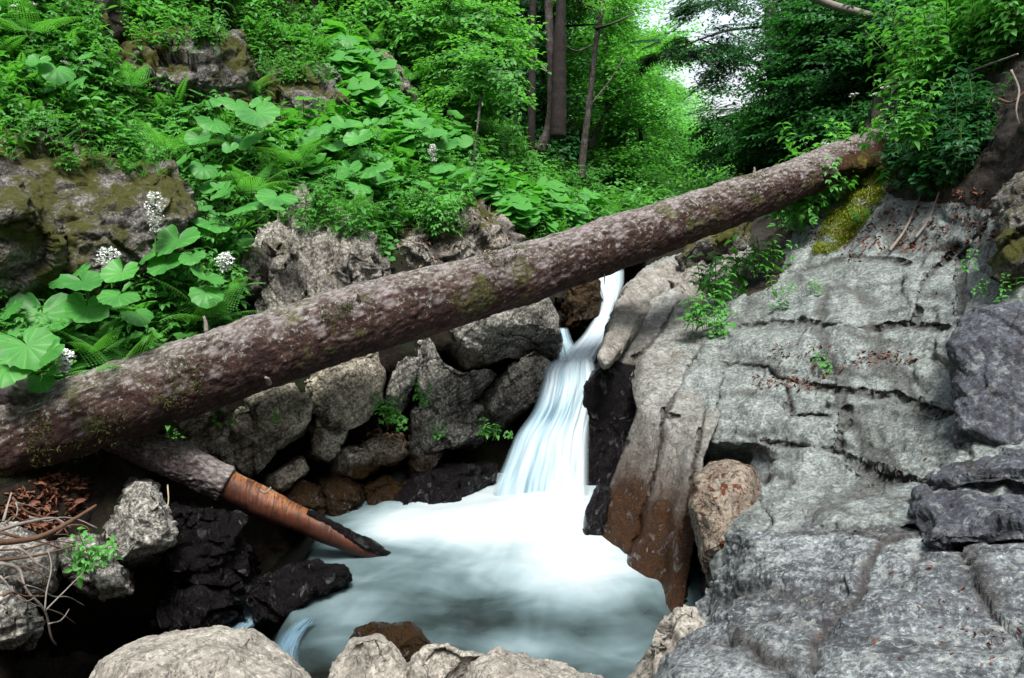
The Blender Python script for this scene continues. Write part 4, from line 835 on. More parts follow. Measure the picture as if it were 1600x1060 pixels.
def inst(temp, name, mats, parent, loc, az, sc, tilt=(0, 0)):
    """a part that shares its mesh with its look-alikes"""
    key = id(temp)
    if key not in _MC:
        V, T, t, M = temp; o = mk(name, V, [T], mats, parent, smooth=(len(V) > 150 and len(T) < 500), attrs={'tint': np.clip(t, 0, 1)}, mi=M); _MC[key] = (o.data, temp)
    else: o = bpy.data.objects.new(name, _MC[key][0]); COL.objects.link(o); o.parent = parent
    o.location = Vector([float(c) for c in loc]); o.rotation_euler = (tilt[1], tilt[0], az); o.scale = (sc,) * 3; return o
_MC = {}
# ---------------- templates
random.seed(3)
HERBS = [t_herb(U(.16, .34), random.choice((3, 4, 5)), U(.05, .075), random.random() < .6) for _ in range(7)]
TALL = [t_herb(U(.4, .6), 7, .085, k % 2 == 0) for k in range(4)]
ROUND = [t_round(random.choice((6, 8, 10)), U(.08, .15), U(.04, .07)) for _ in range(5)]
GRASS = [t_grass(18, U(.15, .28)) for _ in range(3)]
FERNS = [t_fern(random.choice((6, 7, 8)), U(.24, .34)) for _ in range(3)]
BUTTS = [t_butt(random.choice((5, 6, 7)), U(.07, .10), U(.18, .28)) for _ in range(4)]
SPRAY = [t_spray(.5, 36, .06) for _ in range(4)]; SPRB = [t_spray(.55, 36, .085) for _ in range(3)]; LQ = [t_leafquad(34, .55, .06) for _ in range(3)]; CONIF = [t_conif(.6) for _ in range(3)]
FRONDS = [frond_tb(.46, 22, .115, U(.4, .75), 6, None, 0., U(.85, 1.15)) for _ in range(4)]
def bl_temp(seed, cup):
    V, T = bleaf(.14, 0, cup, seed); return V, T, np.full(len(V), .3 + .5 * random.random()), np.zeros(len(T), int)
BLEAF = [bl_temp(k, c) for k, c in enumerate((.25, -.10, .05, -.25, .35))]

def scatter(objs, polys, n, dens=None, avoid=True, seed=0, pad=0):
    rg = np.random.default_rng(seed); out = []; 
    P = []
    for poly in polys:
        a = np.array(poly, float); x0, y0 = a.min(0); x1, y1 = a.max(0); k = int(n / len(polys))
        px = rg.uniform(x0, x1, k * 4); py = rg.uniform(y0, y1, k * 4); m = inpoly(px, py, a)
        if avoid:
            for r in ROCKPOLYS: m &= ~inpoly(px, py, r)
        if dens is not None:
            v = fbm(np.stack([px / dens, py / dens, 0 * px + seed], -1), seed + 40, 3); m &= v > rg.uniform(-.35, .15, len(v))
        P.append(np.stack([px, py], -1)[m][:k])
    P = np.vstack(P); H = [hit(objs, *p) for p in P]; ok = [i for i, h in enumerate(H) if h]
    return P[ok], np.array([H[i][0] for i in ok]), np.array([H[i][1] for i in ok])
def cover(name, temps, mats, objs, polys, n, sc=(.7, 1.3), seed=0, dens=60, lean=.25, tint=None, avoid=True, up=0., label=None):
    P, X, N = scatter(objs, polys, n, dens, avoid, seed); rg = np.random.default_rng(seed + 1)
    if up: X = X + np.array([0, 0, up])
    tn = np.clip(.5 + .9 * fbm(np.stack([P[:, 0] / 130, P[:, 1] / 130, 0 * P[:, 0]], -1), 77, 3), 0, 1) if tint is None else np.full(len(P), tint)
    o = stamp(name, temps, X, rg.uniform(0, 6.28, len(X)), rg.uniform(*sc, len(X)), mats, tilt=rg.normal(0, lean, (len(X), 2)), tints=tn)
    return tag(o, label, kind='stuff')
SLOPE = [(-30,-20),(530,-20),(548,60),(590,112),(650,190),(700,222),(760,262),(850,312),(1000,350),(1000,372),(800,392),(600,448),(400,505),(200,575),(-30,640)]
cover('undergrowth', HERBS + ROUND, [L_herb, M_stem], [BL], [SLOPE], 3500, (.6, 1.25), 1, 60)
cover('undergrowth', HERBS + ROUND, [L_herb, M_stem], [BL], [[(-500,-300),(-20,-300),(-20,640),(-500,800)], [(-20,-300),(470,-300),(520,-20),(-20,-20)]], 2400, (.8, 1.5), 6, 70)
cover('meadow_grass', GRASS, [L_grass, M_stem], [BL], [SLOPE], 900, (.7, 1.3), 2, 40)
cover('small_ferns', FERNS, [L_fern, M_stem], [BL], [SLOPE], 200, (.8, 1.3), 4, 50)
cover('butterbur_patch', BUTTS, [L_butt, M_stem], [BL], [[(440,190),(560,170),(700,235),(760,300),(740,335),(620,345),(480,300)], [(500,60),(550,70),(640,190),(560,180)], [(760,290),(900,325),(930,355),(820,385),(770,340)], [(600,180),(690,215),(740,260),(620,260)]], 380, (.6, 1.2), 5, None)
T_MOSS0 = [t_grass(12, .022) for _ in range(3)]; M_mossd = leafmat('bark moss', (.02, .026, .008), (.10, .11, .03), trans=.1, rough=.95, spec=.05)
# ---------------------------------------------------------------- single butterbur plants, ferns, flowers
def butterbur(px, py, leaves, label, D=DL, stalk=True, mat=None):
    """leaves: (px, py, width in photo px, depth offset)"""
    b = W(px, py, D(px, py) - .05); r = empty('butterbur', b, label, 'plant', 'butterbur plants with broad leaves on the banks')
    xs_ = [l[0] for l in leaves]; ys_ = [l[1] for l in leaves]; wm = sum(l[2] for l in leaves) / len(leaves)
    leaves = list(leaves) + [(U(min(xs_) - 25, max(xs_) + 25), U(min(ys_) - 10, max(ys_) + 25), wm * U(.4, .75), -.12) for _ in range(7)]
    for k, (lx, ly, wd, *do) in enumerate(leaves):
        d = float(D(px, py)) - .38 - (do[0] if do else .06 * (k % 4)); q = W(lx, ly, d) - b; sc = (wd / F * d) / .325
        a = -math.pi / 2 + U(-1.2, 1.2)
        lf = inst(random.choice(BLEAF), 'leaf', [mat or L_buttv, M_stem], r, q, a, sc, (U(.25, .8), U(-.3, .3)))
        s = TB(); mid = q * .55 + np.array([U(-.02, .02), U(-.02, .02), .02]); s.stick((0, 0, 0), mid, .005); s.stick(mid, q, .005, 1, .003); V, T, t, M = s.arr()
        mk('stalk', V, [T], M_stem, r, attrs={'tint': t})
    return r
random.seed(21)
butterbur(150, 520, [(65,492,112),(130,440,72),(190,425,62,.1),(185,462,66),(135,482,70),(20,480,50)], 'butterbur with a very wide flat leaf below the mossy cliff')
butterbur(30, 600, [(42,540,96),(12,578,70),(80,548,60)], 'butterbur with wide leaves at the left edge just above the trunk')
butterbur(285, 470, [(276,376,84),(258,412,62),(325,434,64),(322,458,56),(245,460,36),(232,398,40),(300,402,46)], 'tall butterbur with stacked round leaves left of the stump-shaped rock')
butterbur(340, 400, [(330,348,72),(300,358,56),(385,322,74),(432,308,70),(352,300,56)], 'butterbur with bright upturned leaves above the stacked one')
butterbur(365, 240, [(402,176,74,.2),(370,162,50),(322,150,56),(335,192,58),(300,166,40),(390,215,50)], 'butterbur with one big shaded drooping leaf below the crag')
butterbur(330, 300, [(310,215,44),(335,290,50),(318,262,46),(290,250,40)], 'small butterbur in the middle of the ferns')
butterbur(100, 150, [(88,108,58),(60,95,40),(120,125,44)], 'butterbur with a pale tilted leaf high on the left slope')
butterbur(550, 110, [(545,62,36),(560,80,40),(590,100,38),(530,95,34),(575,120,34)], 'butterbur on the upper rim of the slope beside bare rock')
butterbur(520, 240, [(500,200,52),(540,195,56),(480,215,46),(560,215,50),(520,225,50)], 'butterbur in the bright patch right of the pale crag')
butterbur(640, 240, [(610,190,46),(650,195,50),(680,205,44),(630,215,50),(700,225,40)], 'butterbur at the ridge end of the bright patch')
butterbur(570, 300, [(545,265,50),(585,262,56),(610,280,50),(560,290,48),(530,285,46)], 'butterbur low in the middle of the slope')
butterbur(700, 320, [(690,262,46),(720,268,50),(745,285,46),(665,290,46),(735,300,44)], 'butterbur around the foot of the thin sapling')
butterbur(870, 345, [(830,318,40),(862,312,44),(890,325,42),(850,335,40)], 'butterbur just above the trunk near the ridge foot')
FMATS = [L_fern, M_stem]
def fern(px, py, n, sc, label, D=DL, mats=FMATS, spread=(0, 6.28), lift=0., obj=None):
    b = W(px, py, D(px, py) - .26); r = empty('fern', b, label, 'fern', 'ferns on the banks'); a0 = U(0, 6.28)
    for k in range(n):
        a = spread[0] + (spread[1] - spread[0]) * (k + .5) / n + U(-.2, .2); inst(random.choice(FRONDS), 'frond', mats, r, (0, 0, 0), a, sc * U(.8, 1.15), (U(-.2, .2), U(-.15, .15)))
    return r
for a in [(330,510,9,.95,'fern with long drooping fronds directly above the trunk'), (195,600,8,1.0,'fern with upright fronds above the trunk at the left'), (262,245,8,.95,'upright fern left of the small butterbur on the slope'),
          (205,145,7,.9,'fern against the dark left flank of the crag'), (395,150,6,.8,'fern squeezed between the two crags'), (465,262,10,1.1,'large bright fern below the pale crag'), (395,310,9,1.0,'fern tangled with herbs left of the pointed stone'),
          (600,235,7,.9,'fern in the bright butterbur patch'), (640,130,6,.8,'fern on the ridge line right of the bare outcrop'), (705,300,8,.8,'fern just left of the thin sapling'), (560,340,7,.8,'fern over the dark gap right of the stump-shaped rock'),
          (585,70,6,.8,'fern at the topmost rim of the ridge'), (690,215,6,.8,'fern on the ridge above the small grey stone'), (45,60,7,.9,'fern among white flowers at the top left corner'), (150,560,6,.7,'small fern under the wide butterbur leaf'), (520,150,6,.8,'fern right beside the pale crag')]:
    fern(*a)
random.seed(5)
def spike(px, py, top, w_, label, D=DL, col=M_white):
    """white plume of a flowering stem: base pixel, (top px, top py), width px"""
    d = float(D(px, py)) - .62; b = W(px, py, d); r = empty('flower_spike', b, label, 'flower', 'white flowering plants'); q = W(top[0], top[1], d) - b
    s = TB(); s.stick((0, 0, 0), q, .005); V, T, t, M = s.arr(); mk('stem', V, [T], M_stem, r)
    s = TB(); 
    for k in range(330):
        t = U(.0, 1) ; p = q * (1 - .62 * t) ; wr = w_ / F * d * .5 * (math.sin(min(1, t * 1.25 + .12) * 2.6) + .12); a = U(0, 6.28); o = np.array([math.cos(a), math.sin(a), U(-.2, .2)]) * wr * math.sqrt(U(0, 1))
        for j in range(3): s.leaf(p + o, udir(U(0, 6.3), U(-.5, 1)), (0, 0, 1), .012, .009, 0, 0, .5, 0)
    V, T, t, M = s.arr(); mk('blossom', V, [T], col, r, smooth=False); return r
spike(243, 400, (242, 300), 30, 'tall white flower plume in front of the moss beside the cliff')
spike(175, 450, (168, 388), 36, 'wide white flower plume above the butterbur below the cliff')
spike(100, 600, (100, 548), 26, 'small white flower cluster low at the left above the trunk')
spike(678, 268, (676, 226), 14, 'thin pale flower plume near the sapling')
spike(350, 440, (352, 396), 26, 'loose white flower cluster half hidden behind round butterbur leaves')
def umbel(px, py, d, h, label, n=6, group='white umbel flowers', mat=M_white, R=.03, lean=0.):
    b = W(px, py, d); r = empty('umbel_flower', b, label, 'flower', group); s = TB(); top = np.array([lean, 0, h]); s.stick((0, 0, 0), top * .75, .003); hs = []
    for k in range(n): q = top + np.array([U(-1, 1), U(-1, 1), U(-.3, .3)]) * R * 1.4; s.stick(top * .75, q, .0015); hs.append(q)
    V, T, t, M = s.arr(); mk('stem', V, [T], M_stem, r); s = TB()
    for q in hs:
        for k in range(26):
            o = np.array([U(-1, 1), U(-1, 1), U(-.2, .4)]) * R * .5; s.leaf(q + o, udir(U(0, 6.3), U(0, 1)), (0, 0, 1), .009, .008, 0, 0, .5)
    V, T, t, M = s.arr(); mk('flower_head', V, [T], mat, r, smooth=False)
for k, (px, py, top) in enumerate([(30,60,12),(62,48,10),(105,120,100),(140,118,98),(132,128,108),(20,28,18)]):
    d = float(DL(px, py)) - .2
    umbel(px, py, d, max(.05, (py - top) / F * d), ['white flower head nearest the top left corner', 'second white flower head from the top left corner', 'white flower head left of the crag, left one of three', 'white flower head left of the crag, right one of three', 'white flower head left of the crag, lowest of three', 'white flower head almost touching the left edge at the top'][k], 4, 'white umbel flowers at the upper left', R=.022)
# ---------------- right bank plants
CLF = [o for o in bpy.data.objects if o.get('label', '').startswith(('huge mossy', 'grey lichened', 'pinkish grey crag', 'pale crag', 'tall fluted', 'broad brown'))]
cover('undergrowth', HERBS + GRASS, [L_herb, M_stem], CLF, [[(-10,195),(60,192),(130,225),(200,248),(275,245),(270,272),(180,290),(110,275),(40,250),(-10,250)], [(150,20),(240,30),(300,35),(370,45),(340,85),(250,90),(180,80)], [(400,92),(500,92),(530,135),(430,140)], [(430,320),(490,310),(540,330),(570,380),(520,372),(450,368)], [(640,335),(740,310),(720,375),(650,385)]], 330, (.45, .95), 62, 30, avoid=False)
RB = [BR]
cover('undergrowth', HERBS + TALL, [L_herb, M_stem], RB, [[(1620,-300),(2060,-300),(2060,200),(1640,260)]], 700, (.9, 1.5), 35, 60)
rb1 = [(1375,235),(1400,150),(1450,60),(1490,-30),(1640,-60),(1640,60),(1560,120),(1500,200),(1440,300),(1380,290)]
cover('undergrowth', HERBS + TALL, [L_herb, M_stem], RB, [[(1385,200),(1420,100),(1460,30),(1490,-60),(1700,-100),(1640,75),(1560,110),(1490,170),(1440,215)]], 620, (.9, 1.5), 31, 60, tint=None)
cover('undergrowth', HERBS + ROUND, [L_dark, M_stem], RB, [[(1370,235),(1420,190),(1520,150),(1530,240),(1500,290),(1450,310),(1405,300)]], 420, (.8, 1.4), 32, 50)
cover('undergrowth', HERBS + GRASS, [L_herb, M_stem], RB, [[(1200,330),(1245,270),(1300,245),(1325,270),(1300,330),(1255,365),(1215,370)]], 90, (.8, 1.2), 33, None)
def herb(px, py, n, sc, label, D=DR, temps=None, mats=None, spread=.10, group='leafy herbs growing on rock', off=.03):
    b = W(px, py, D(px, py) - off); r = empty('leafy_herb', b, label, 'plant', group); rg = np.random.default_rng(int(px + py))
    X = np.stack([rg.normal(0, spread, n), rg.normal(0, spread * .5, n), rg.normal(0, spread * .4, n)], -1)
    stamp('foliage', temps or HERBS, X, rg.uniform(0, 6.28, n), rg.uniform(.7, 1.2, n) * sc, mats or [L_herb, M_stem], tilt=rg.normal(0, .35, (n, 2)), tints=rg.uniform(.2, 1, n), parent=r); return r
for a in [(1245,348,18,1.3,'leafy clump of broad herbs against the right end of the trunk'), (1285,312,14,1.2,'tall herb clump rising over the right end of the trunk'), (1180,430,14,1.2,'herb clump in the cleft below the trunk on the right'),
          (1130,470,14,1.2,'toothed herb clump on the ledge above the lowest one'), (1100,518,16,.95,'lowest bright herb clump in the cleft of the right bank'), (1235,470,5,.6,'sparse little herb in a crack of the pale bench rock'),
          (1252,578,2,.5,'tiny two-leaved seedling on the bench rock'), (1350,345,7,.5,'small herb tuft beside the yellow green moss'), (1592,460,5,.5,'small dark herb on top of the upright block'), (1540,470,3,.45,'tiny sprout left of the small dark herb')]:
    herb(*a, off=.55 if a[1] < 350 and a[0] < 1300 else (.2 if a[0] < 1200 else .03))
herb(1392, 232, 16, 1.2, 'dark herb clump over the hidden end of the big trunk', off=1.2)
lgo = bpy.data.objects['bark_trunk']
P_, X_, N_ = scatter([lgo], [[(90,700),(160,640),(200,660),(170,740),(90,735)], [(260,560),(330,555),(300,640),(250,640)], [(740,395),(810,385),(800,415),(740,425)], [(40,650),(80,640),(90,760),(50,760)], [(500,480),(560,470),(540,500),(500,505)], [(1130,280),(1200,265),(1180,310),(1130,300)]], 420, None, False, 91)
rgl = np.random.default_rng(3); stamp('moss', T_MOSS0, X_ - LP[0], rgl.uniform(0, 6.28, len(X_)), rgl.uniform(.5, 1.3, len(X_)), [M_mossd, M_mossd], tilt=rgl.normal(0, .8, (len(X_), 2)), parent=main_log)
herb(1290, 285, 5, .9, 'pale flowering herb standing above the trunk end', temps=TALL, off=.5)
for a in [(560,350,6,.7,'herb hanging into the dark gap beside the stump-shaped rock'), (680,375,7,.7,'herb growing on the broad brown rock'), (505,375,5,.6,'herb on top of the stump-shaped rock'), (597,655,5,.55,'herb at the left side of the litter pocket under the trunk'),
          (657,632,5,.55,'bright small herb under the narrow pillar stone'), (615,668,6,.6,'dense herb tuft in the litter pocket'), (768,690,6,.55,'herb tuft left of the waterfall edge'), (684,690,3,.5,'thin herb between the pointed rocks'), (270,690,2,.5,'tiny herb just under the trunk at the left'), (355,670,2,.5,'tiny herb on the long buff boulder'), (450,658,2,.4,'tiny herb between the buff boulders'),
          (155,885,5,.6,'small herb below the pyramid-shaped rock'), (130,900,4,.5,'small herb lowest in the shaded corner')]:
    herb(*a, spread=.035, D=lambda x, y: DL(x, y) - .33, group='small herbs among the rocks')
for k, (px, py) in enumerate([(1365,150),(1385,140),(1400,168),(1440,138),(1455,150),(1330,150),(1290,225),(1500,35)]):
    d = float(DR(px, py + 40)) - .25; umbel(px, py + 30, d, 30 / F * d, ['white umbel left of the dead branch', 'white umbel highest beside the dead branch', 'white umbel lowest beside the dead branch', 'white umbel over the middle of the dead branch', 'white umbel right of the middle of the dead branch', 'white umbel in front of the dark bushes', 'white umbel above the right end of the trunk', 'large white umbel near the top right corner'][k], 5, 'white umbel flowers on the right bank', R=.03)
for k, (px, py, D_) in enumerate([(1405,200,DR),(1100,472,DR),(1092,478,DR)]):
    d = float(D_(px, py)) - .15; umbel(px, py + 8, d, 12 / F * d, ['yellow flower in the dark leaves of the right bank', 'yellow flower beside the lowest herb clump, upper one', 'yellow flower beside the lowest herb clump, lower one'][k], 3, 'yellow flowers', M_yell, .018)
# moss cushion, litter, twigs
def t_litter(n=1):
    b = TB(); L = U(.03, .05); b.leaf((0, 0, 0), udir(U(0, 6.3), U(-.2, .4)), (U(-.5, .5), U(-.5, .5), 1), L, L * .55, U(-.5, .7), U(.1, .5)); return b.arr()
LIT = [t_litter() for _ in range(12)]
T_MOSS = [t_grass(14, .022) for _ in range(3)]
cover('moss', T_MOSS, [M_moss], RB, [[(1270,398),(1290,345),(1320,300),(1345,268),(1380,222),(1440,205),(1405,262),(1372,322),(1335,372),(1300,396)]], 2600, (.8, 1.5), 41, 30)
def litter(polys, objs, n, seed, mat, dens=25, sc=(.5, 1.1)): return cover('leaf_litter', LIT, [mat, mat], objs, polys, n, sc, seed, dens, .5, avoid=False)
litter([[(1300,370),(1345,320),(1420,290),(1560,300),(1600,380),(1480,400),(1400,392),(1310,420)]], RB, 650, 51, M_litter)
litter([[(1190,540),(1250,535),(1320,545),(1330,580),(1260,600),(1210,600)], [(1170,585),(1290,595),(1280,612),(1180,608)], [(1335,550),(1430,550),(1430,570),(1335,575)], [(1240,350),(1300,330),(1310,360),(1250,400)]], RB, 520, 52, M_litter, 12, (.3, .8))
litter([[(1100,430),(1590,380),(1590,800),(1150,800)]], RB, 70, 53, M_litter, 40, (.25, .7))
litter([[(1290,240),(1330,212),(1365,210),(1345,255),(1300,270)]], RB, 300, 54, M_litter, None)
sl_ = bpy.data.objects; FR = [o for o in sl_ if o.get('label', '').startswith('massive dark banded')]
litter([[(1400,930),(1600,960),(1600,1055),(1450,1020)], [(1180,820),(1590,830),(1590,1050),(1100,1050)]], FR, 90, 55, M_litter, 40, (.15, .45))
litter([[(560,700),(575,665),(605,645),(640,650),(645,700),(640,720),(600,690)]], [BL] + [o for o in sl_ if o.name.startswith('boulder')], 260, 56, M_litterp, None)
litter([[(0,790),(30,760),(90,740),(140,745),(130,790),(60,840),(0,850)]], [BL], 700, 57, M_litter, 30, (.5, 1.2))
litter([[(600,330),(760,300),(800,380),(620,400)], [(560,340),(820,330),(860,380),(640,430)]], [BL] + [o for o in sl_ if o.name.startswith('boulder')], 260, 58, M_litterp, 30)
def twig(pts, r0, r1, label, mat=M_twig, name='twig', cat='branch', group=None, sub=()):
    P = [W(*p) for p in pts]; b = P[0]; n = len(P); V, Fc = tube([p - b for p in P], list(np.linspace(r0, r1, n)), 7, .02, None, seed=int(abs(pts[0][0])), fb=.004, fbs=9)
    Vs, Fs = [V], [Fc]; off = len(V)
    for s in sub:
        q = [W(*p) - b for p in s]; v, f = tube(q, list(np.linspace(r0 * .6, r1 * .6, len(q))), 5, .02, None, seed=3, fb=.003, fbs=9); Vs.append(v); Fs.append([x + off for x in f]); off += len(v)
    q4 = np.vstack([f[0] for f in Fs]); t3 = np.vstack([np.vstack(f[1:]) for f in Fs]); o = mk(name, np.vstack(Vs), [q4, t3], mat, attrs={'crack': np.zeros(off)}); o.location = Vector(b); return tag(o, label, cat, group)
dr = lambda x, y, o=.05: float(DR(x, y)) - o
def tw(x0, y0, x1, y1, r, label, mat=M_twig, D=dr, bend=6, g='dead sticks on the right bank', sub=()):
    return twig([(x0, y0, D(x0, y0)), ((x0 * .6 + x1 * .4) + bend * .4, (y0 * .6 + y1 * .4) + bend, (D(x0, y0) * .6 + D(x1, y1) * .4)), (x1, y1, D(x1, y1))], r, r * .5, label, mat, group=g, sub=sub)
tw(1390,392,1440,302,.012,'straight grey stick leaning on the rock under the right bank')
tw(1430,372,1468,300,.011,'second grey stick leaning right beside the straight one')
tw(1412,258,1416,230,.011,'short pale stick upright in the dark leaves')
tw(1345,320,1358,296,.009,'short pale stick beside the moss')
tw(1472,200,1517,163,.022,'thick pale broken stick poking from the bank', bend=2)
tw(1450,152,1590,85,.014,'long pale branch bending along the bank edge at the top right', bend=-6, D=lambda x, y: float(DR(x, y)) - .4)
twig([(1580,110,4.9),(1592,140,4.85),(1588,175,4.8),(1597,210,4.8)], .008, .004, 'curved pale root hanging at the right edge', group='roots hanging at the right edge')
twig([(1560,155,5.0),(1580,160,4.9),(1605,140,4.9)], .010, .006, 'brown root looping at the right edge', M_twigb, group='roots hanging at the right edge')
for k, (x0, y0, x1, y1) in enumerate([(1320,380,1345,350),(1345,372,1380,345),(1300,362,1330,352),(1360,330,1385,318),(1280,392,1310,385)]):
    tw(x0, y0, x1, y1, .006, ['thin twig lying just below the moss','thin twig on the litter right of the moss','thin twig across the lower edge of the moss','thin twig highest on the litter beside the moss','thin twig at the pointed foot of the moss'][k], M_twigb)
dl0 = lambda x, y, o=.18: float(DL(x, y)) - o
def tl(pts, r, label, mat=M_twigb, sub=(), g='dead branches in the lower left corner'):
    return twig([(x, y, dl0(x, y, .45)) for x, y in pts], r * .7, r * .35, label, mat, group=g, sub=[[(x, y, dl0(x, y, .47)) for x, y in s] for s in sub])
tl([(-20,850),(60,840),(110,815),(150,790)], .020, 'thick brown branch reaching up to the right in the lower left corner')
tl([(-20,835),(50,815),(90,812),(110,825)], .012, 'pale branch above the thick brown one', M_twig)
tl([(-20,878),(60,868),(120,852)], .010, 'thin straight branch below the thick brown one')
tl([(0,880),(30,890),(38,915),(70,955),(82,1000),(88,1008)], .010, 'pale forked root hanging down towards the dark water', M_twig, sub=[[(70,955),(72,930),(80,880),(75,860)], [(70,955),(100,925),(130,895)], [(76,975),(100,965),(108,952)], [(38,915),(20,900),(5,905)]])
tl([(5,815),(12,790),(18,770)], .008, 'short pale stick upright by the dead leaves', M_twig)
tl([(25,785),(28,800),(20,812)], .006, 'bent pale twig beside the short upright stick', M_twig, sub=[[(25,785),(45,790),(65,798)]])
tl([(-10,860),(40,858),(90,846),(118,850)], .007, 'thin reddish branch crossing the others')
tl([(0,900),(40,940),(60,930)], .006, 'thin pale root left of the forked one', M_twig)
twig([(262,758,4.3),(262,790,4.2),(246,820,4.1),(225,845,4.05),(190,852,4.0),(165,835,4.0)], .004, .002, 'thin bent vine arching over the pyramid-shaped rock', M_straw)
twig([(406,766,4.3),(416,770,4.25),(423,762,4.3)], .006, .005, 'tiny pale stick on top of the peeled wood')
random.seed(44)
for k in range(11):
    x, y = U(-10, 90), U(770, 940); a = U(-.5, .6); l = U(50, 120); pts = [(x + l * t * math.cos(a) + U(-5, 5), y + l * t * math.sin(a) + U(-6, 6) + 14 * t * t) for t in (0, .25, .5, .75, 1)]
    tl(pts, U(.004, .009), 'thin dim root in the tangle at the lower left edge', M_twigb if k % 3 else M_twig, g='tangle of thin roots at the lower left edge')
# straw-like roots hanging from the turf on the left
STR = [t_grass(14, .25) for _ in range(3)]
P_, X_, N_ = scatter([BL], [[(40,180),(120,200),(160,260),(90,250),(30,225)], [(640,300),(780,300),(790,345),(650,345)]], 60, None, False, 71)
rg = np.random.default_rng(9); tag(stamp('dry_grass', STR, X_, rg.uniform(0, 6.28, len(X_)), rg.uniform(.6, 1.1, len(X_)), [M_straw, M_straw], tilt=rg.normal(1.6, .6, (len(X_), 2))), kind='stuff')

# ---------------------------------------------------------------- trees
GAPS = [(1040,5,38,18),(1093,162,24,24),(1050,106,30,13),(1075,95,12,8),(1088,42,14,8),(1152,20,16,14),(1165,32,12,12),(1197,72,10,11),(1225,82,7,17),(1218,60,9,10),(1178,118,8,12),(1222,14,6,14),(1010,30,20,14),(1000,215,8,8),(1075,130,14,8)]
def ungap(X, seed=0, soft=.35):
    px, py, d = toPix(X); m = np.ones(len(X), bool); rg = np.random.default_rng(seed)
    for gx_, gy_, a, b in GAPS:
        q = ((px - gx_) / (a + 7)) ** 2 + ((py - gy_) / (b + 7)) ** 2; m &= ~(q < 1 + soft * rg.uniform(-1, 1, len(q)))
    return m
def crown_pts(blobs, n, seed):
    """blobs: (px, py, depth, rx px, ry px, rz m) ; clustered points"""
    rg = np.random.default_rng(seed); out = []; dirs = []; tot = sum(b[3] * b[4] for b in blobs)
    for b in blobs:
        k = max(6, int(n * b[3] * b[4] / tot)); nc = max(4, k // 7); c = rg.normal(0, 1, (nc, 3)); c /= np.linalg.norm(c, axis=1, keepdims=True); c *= rg.uniform(.25, 1, (nc, 1)) ** .5
        ci = rg.integers(0, nc, k); o = c[ci] + rg.normal(0, .13, (k, 3)) * (1, .45, 1); m = b[2] / F
        Wc = W(b[0], b[1], b[2]); out.append(Wc + o * (b[3] * m, b[5], b[4] * m)); dirs.append(np.arctan2(c[ci][:, 1] + .001, c[ci][:, 0]) + rg.normal(0, .5, k))
    return np.vstack(out), np.concatenate(dirs)
def tree(name, label, trunk, blobs, n, mat, bark, temps=SPRAY, sc=(.8, 1.3), seed=0, limbs=(), cat='tree', group=None, droop=.15, cname='crown', gap=True, tintb=None):
    """trunk: (px,py,depth,radius m) from the foot upwards"""
    P = [W(*t[:3]) for t in trunk]; b = P[0]; r = empty(name, b, label, cat, group)
    dist = np.sum(np.linalg.norm(np.diff(P, axis=0), axis=1))
    tube([p - b for p in P], [t[3] for t in trunk], 16, .05 if dist < 12 else .1, bark, 'trunk', r, bark=.004 if trunk[0][3] > .05 else 0, plates=(7, 18, 18), seed=seed, fb=.02)
    for l in limbs:
        q = [W(*t[:3]) - b for t in l]; tube(q, list(np.linspace(l[0][3], l[-1][3], len(l))), 6, .08, bark, 'limb', r, seed=seed, fb=.01)
    if n:
        X, dz = crown_pts(blobs, n, seed)
        if gap: m = ungap(X, seed); X, dz = X[m], dz[m]
        rg = np.random.default_rng(seed + 9); k = len(X); tn = rg.uniform(0, 1, k) if tintb is None else np.clip(rg.normal(tintb, .2, k), 0, 1)
        stamp(cname, temps, X - b, dz, rg.uniform(*sc, k), [mat, bark], tilt=np.stack([rg.normal(droop, .2, k), rg.normal(0, .25, k)], -1), tints=tn, parent=r)
    return r
random.seed(77)
cover('undergrowth', HERBS + ROUND, [L_herb, M_stem], [HILL, BL], [[(690,200),(760,200),(900,225),(960,300),(1010,345),(850,310),(760,262)]], 700, (.9, 1.7), 61, None, avoid=False)
tree('beech_tree', 'pale grey trunk with a curved foot standing on the ridge', [(843,238,13,.10),(857,205,13,.085),(862,150,13,.075),(861,90,13,.072),(858,40,13,.07),(856,-60,13,.065)], [(830,-20,13,90,40,1.2)], 60, L_tree, M_barkt, seed=1, limbs=[[(862,120,13,.03),(800,60,13.2,.015),(760,40,13.3,.008)]])
tree('spruce_tree', 'thick dark trunk just right of the pale curved one', [(872,215,12.6,.13),(874,100,12.6,.115),(878,-60,12.6,.054)], [(900,-10,14.5,70,35,1.)], 60, L_conif, M_barkd, CONIF, seed=2, limbs=[[(874,42,14.4,.03),(905,40,14.2,.02),(935,38,14.2,.01)]])
tree('spruce_tree', 'dark trunk left of the pale curved one', [(828,250,12.9,.08),(830,205,12.8,.065),(831,100,12.8,.06),(834,-60,12.8,.055)], [(820,-20,15,50,30,1.)], 40, L_conif, M_barkd, CONIF, seed=3)
tree('beech_tree', 'slender leaning dark trunk with bare side branches', [(908,280,13.5,.085),(912,235,13.5,.06),(922,150,13.5,.055),(930,75,13.5,.045),(941,12,13.5,.04),(944,-40,13.5,.03)], [(950,-30,13.5,60,30,1.)], 40, L_tree, M_barkt, seed=4, limbs=[[(930,45,13.5,.025),(960,36,13.2,.015),(990,22,13.2,.008)], [(928,70,13.5,.02),(900,80,13.4,.015),(880,70,13.2,.008)], [(918,170,13.5,.02),(950,130,13.8,.012),(975,90,14,.008)]])
tree('beech_tree', 'thin trunk leaning right across the bright valley', [(922,232,15,.05),(945,180,15,.045),(975,135,15,.04),(1010,100,15,.035),(1050,85,15,.02)], [(1000,120,15,60,40,1)], 60, L_tree, M_barkt, LQ, (.9, 1.4), seed=5)
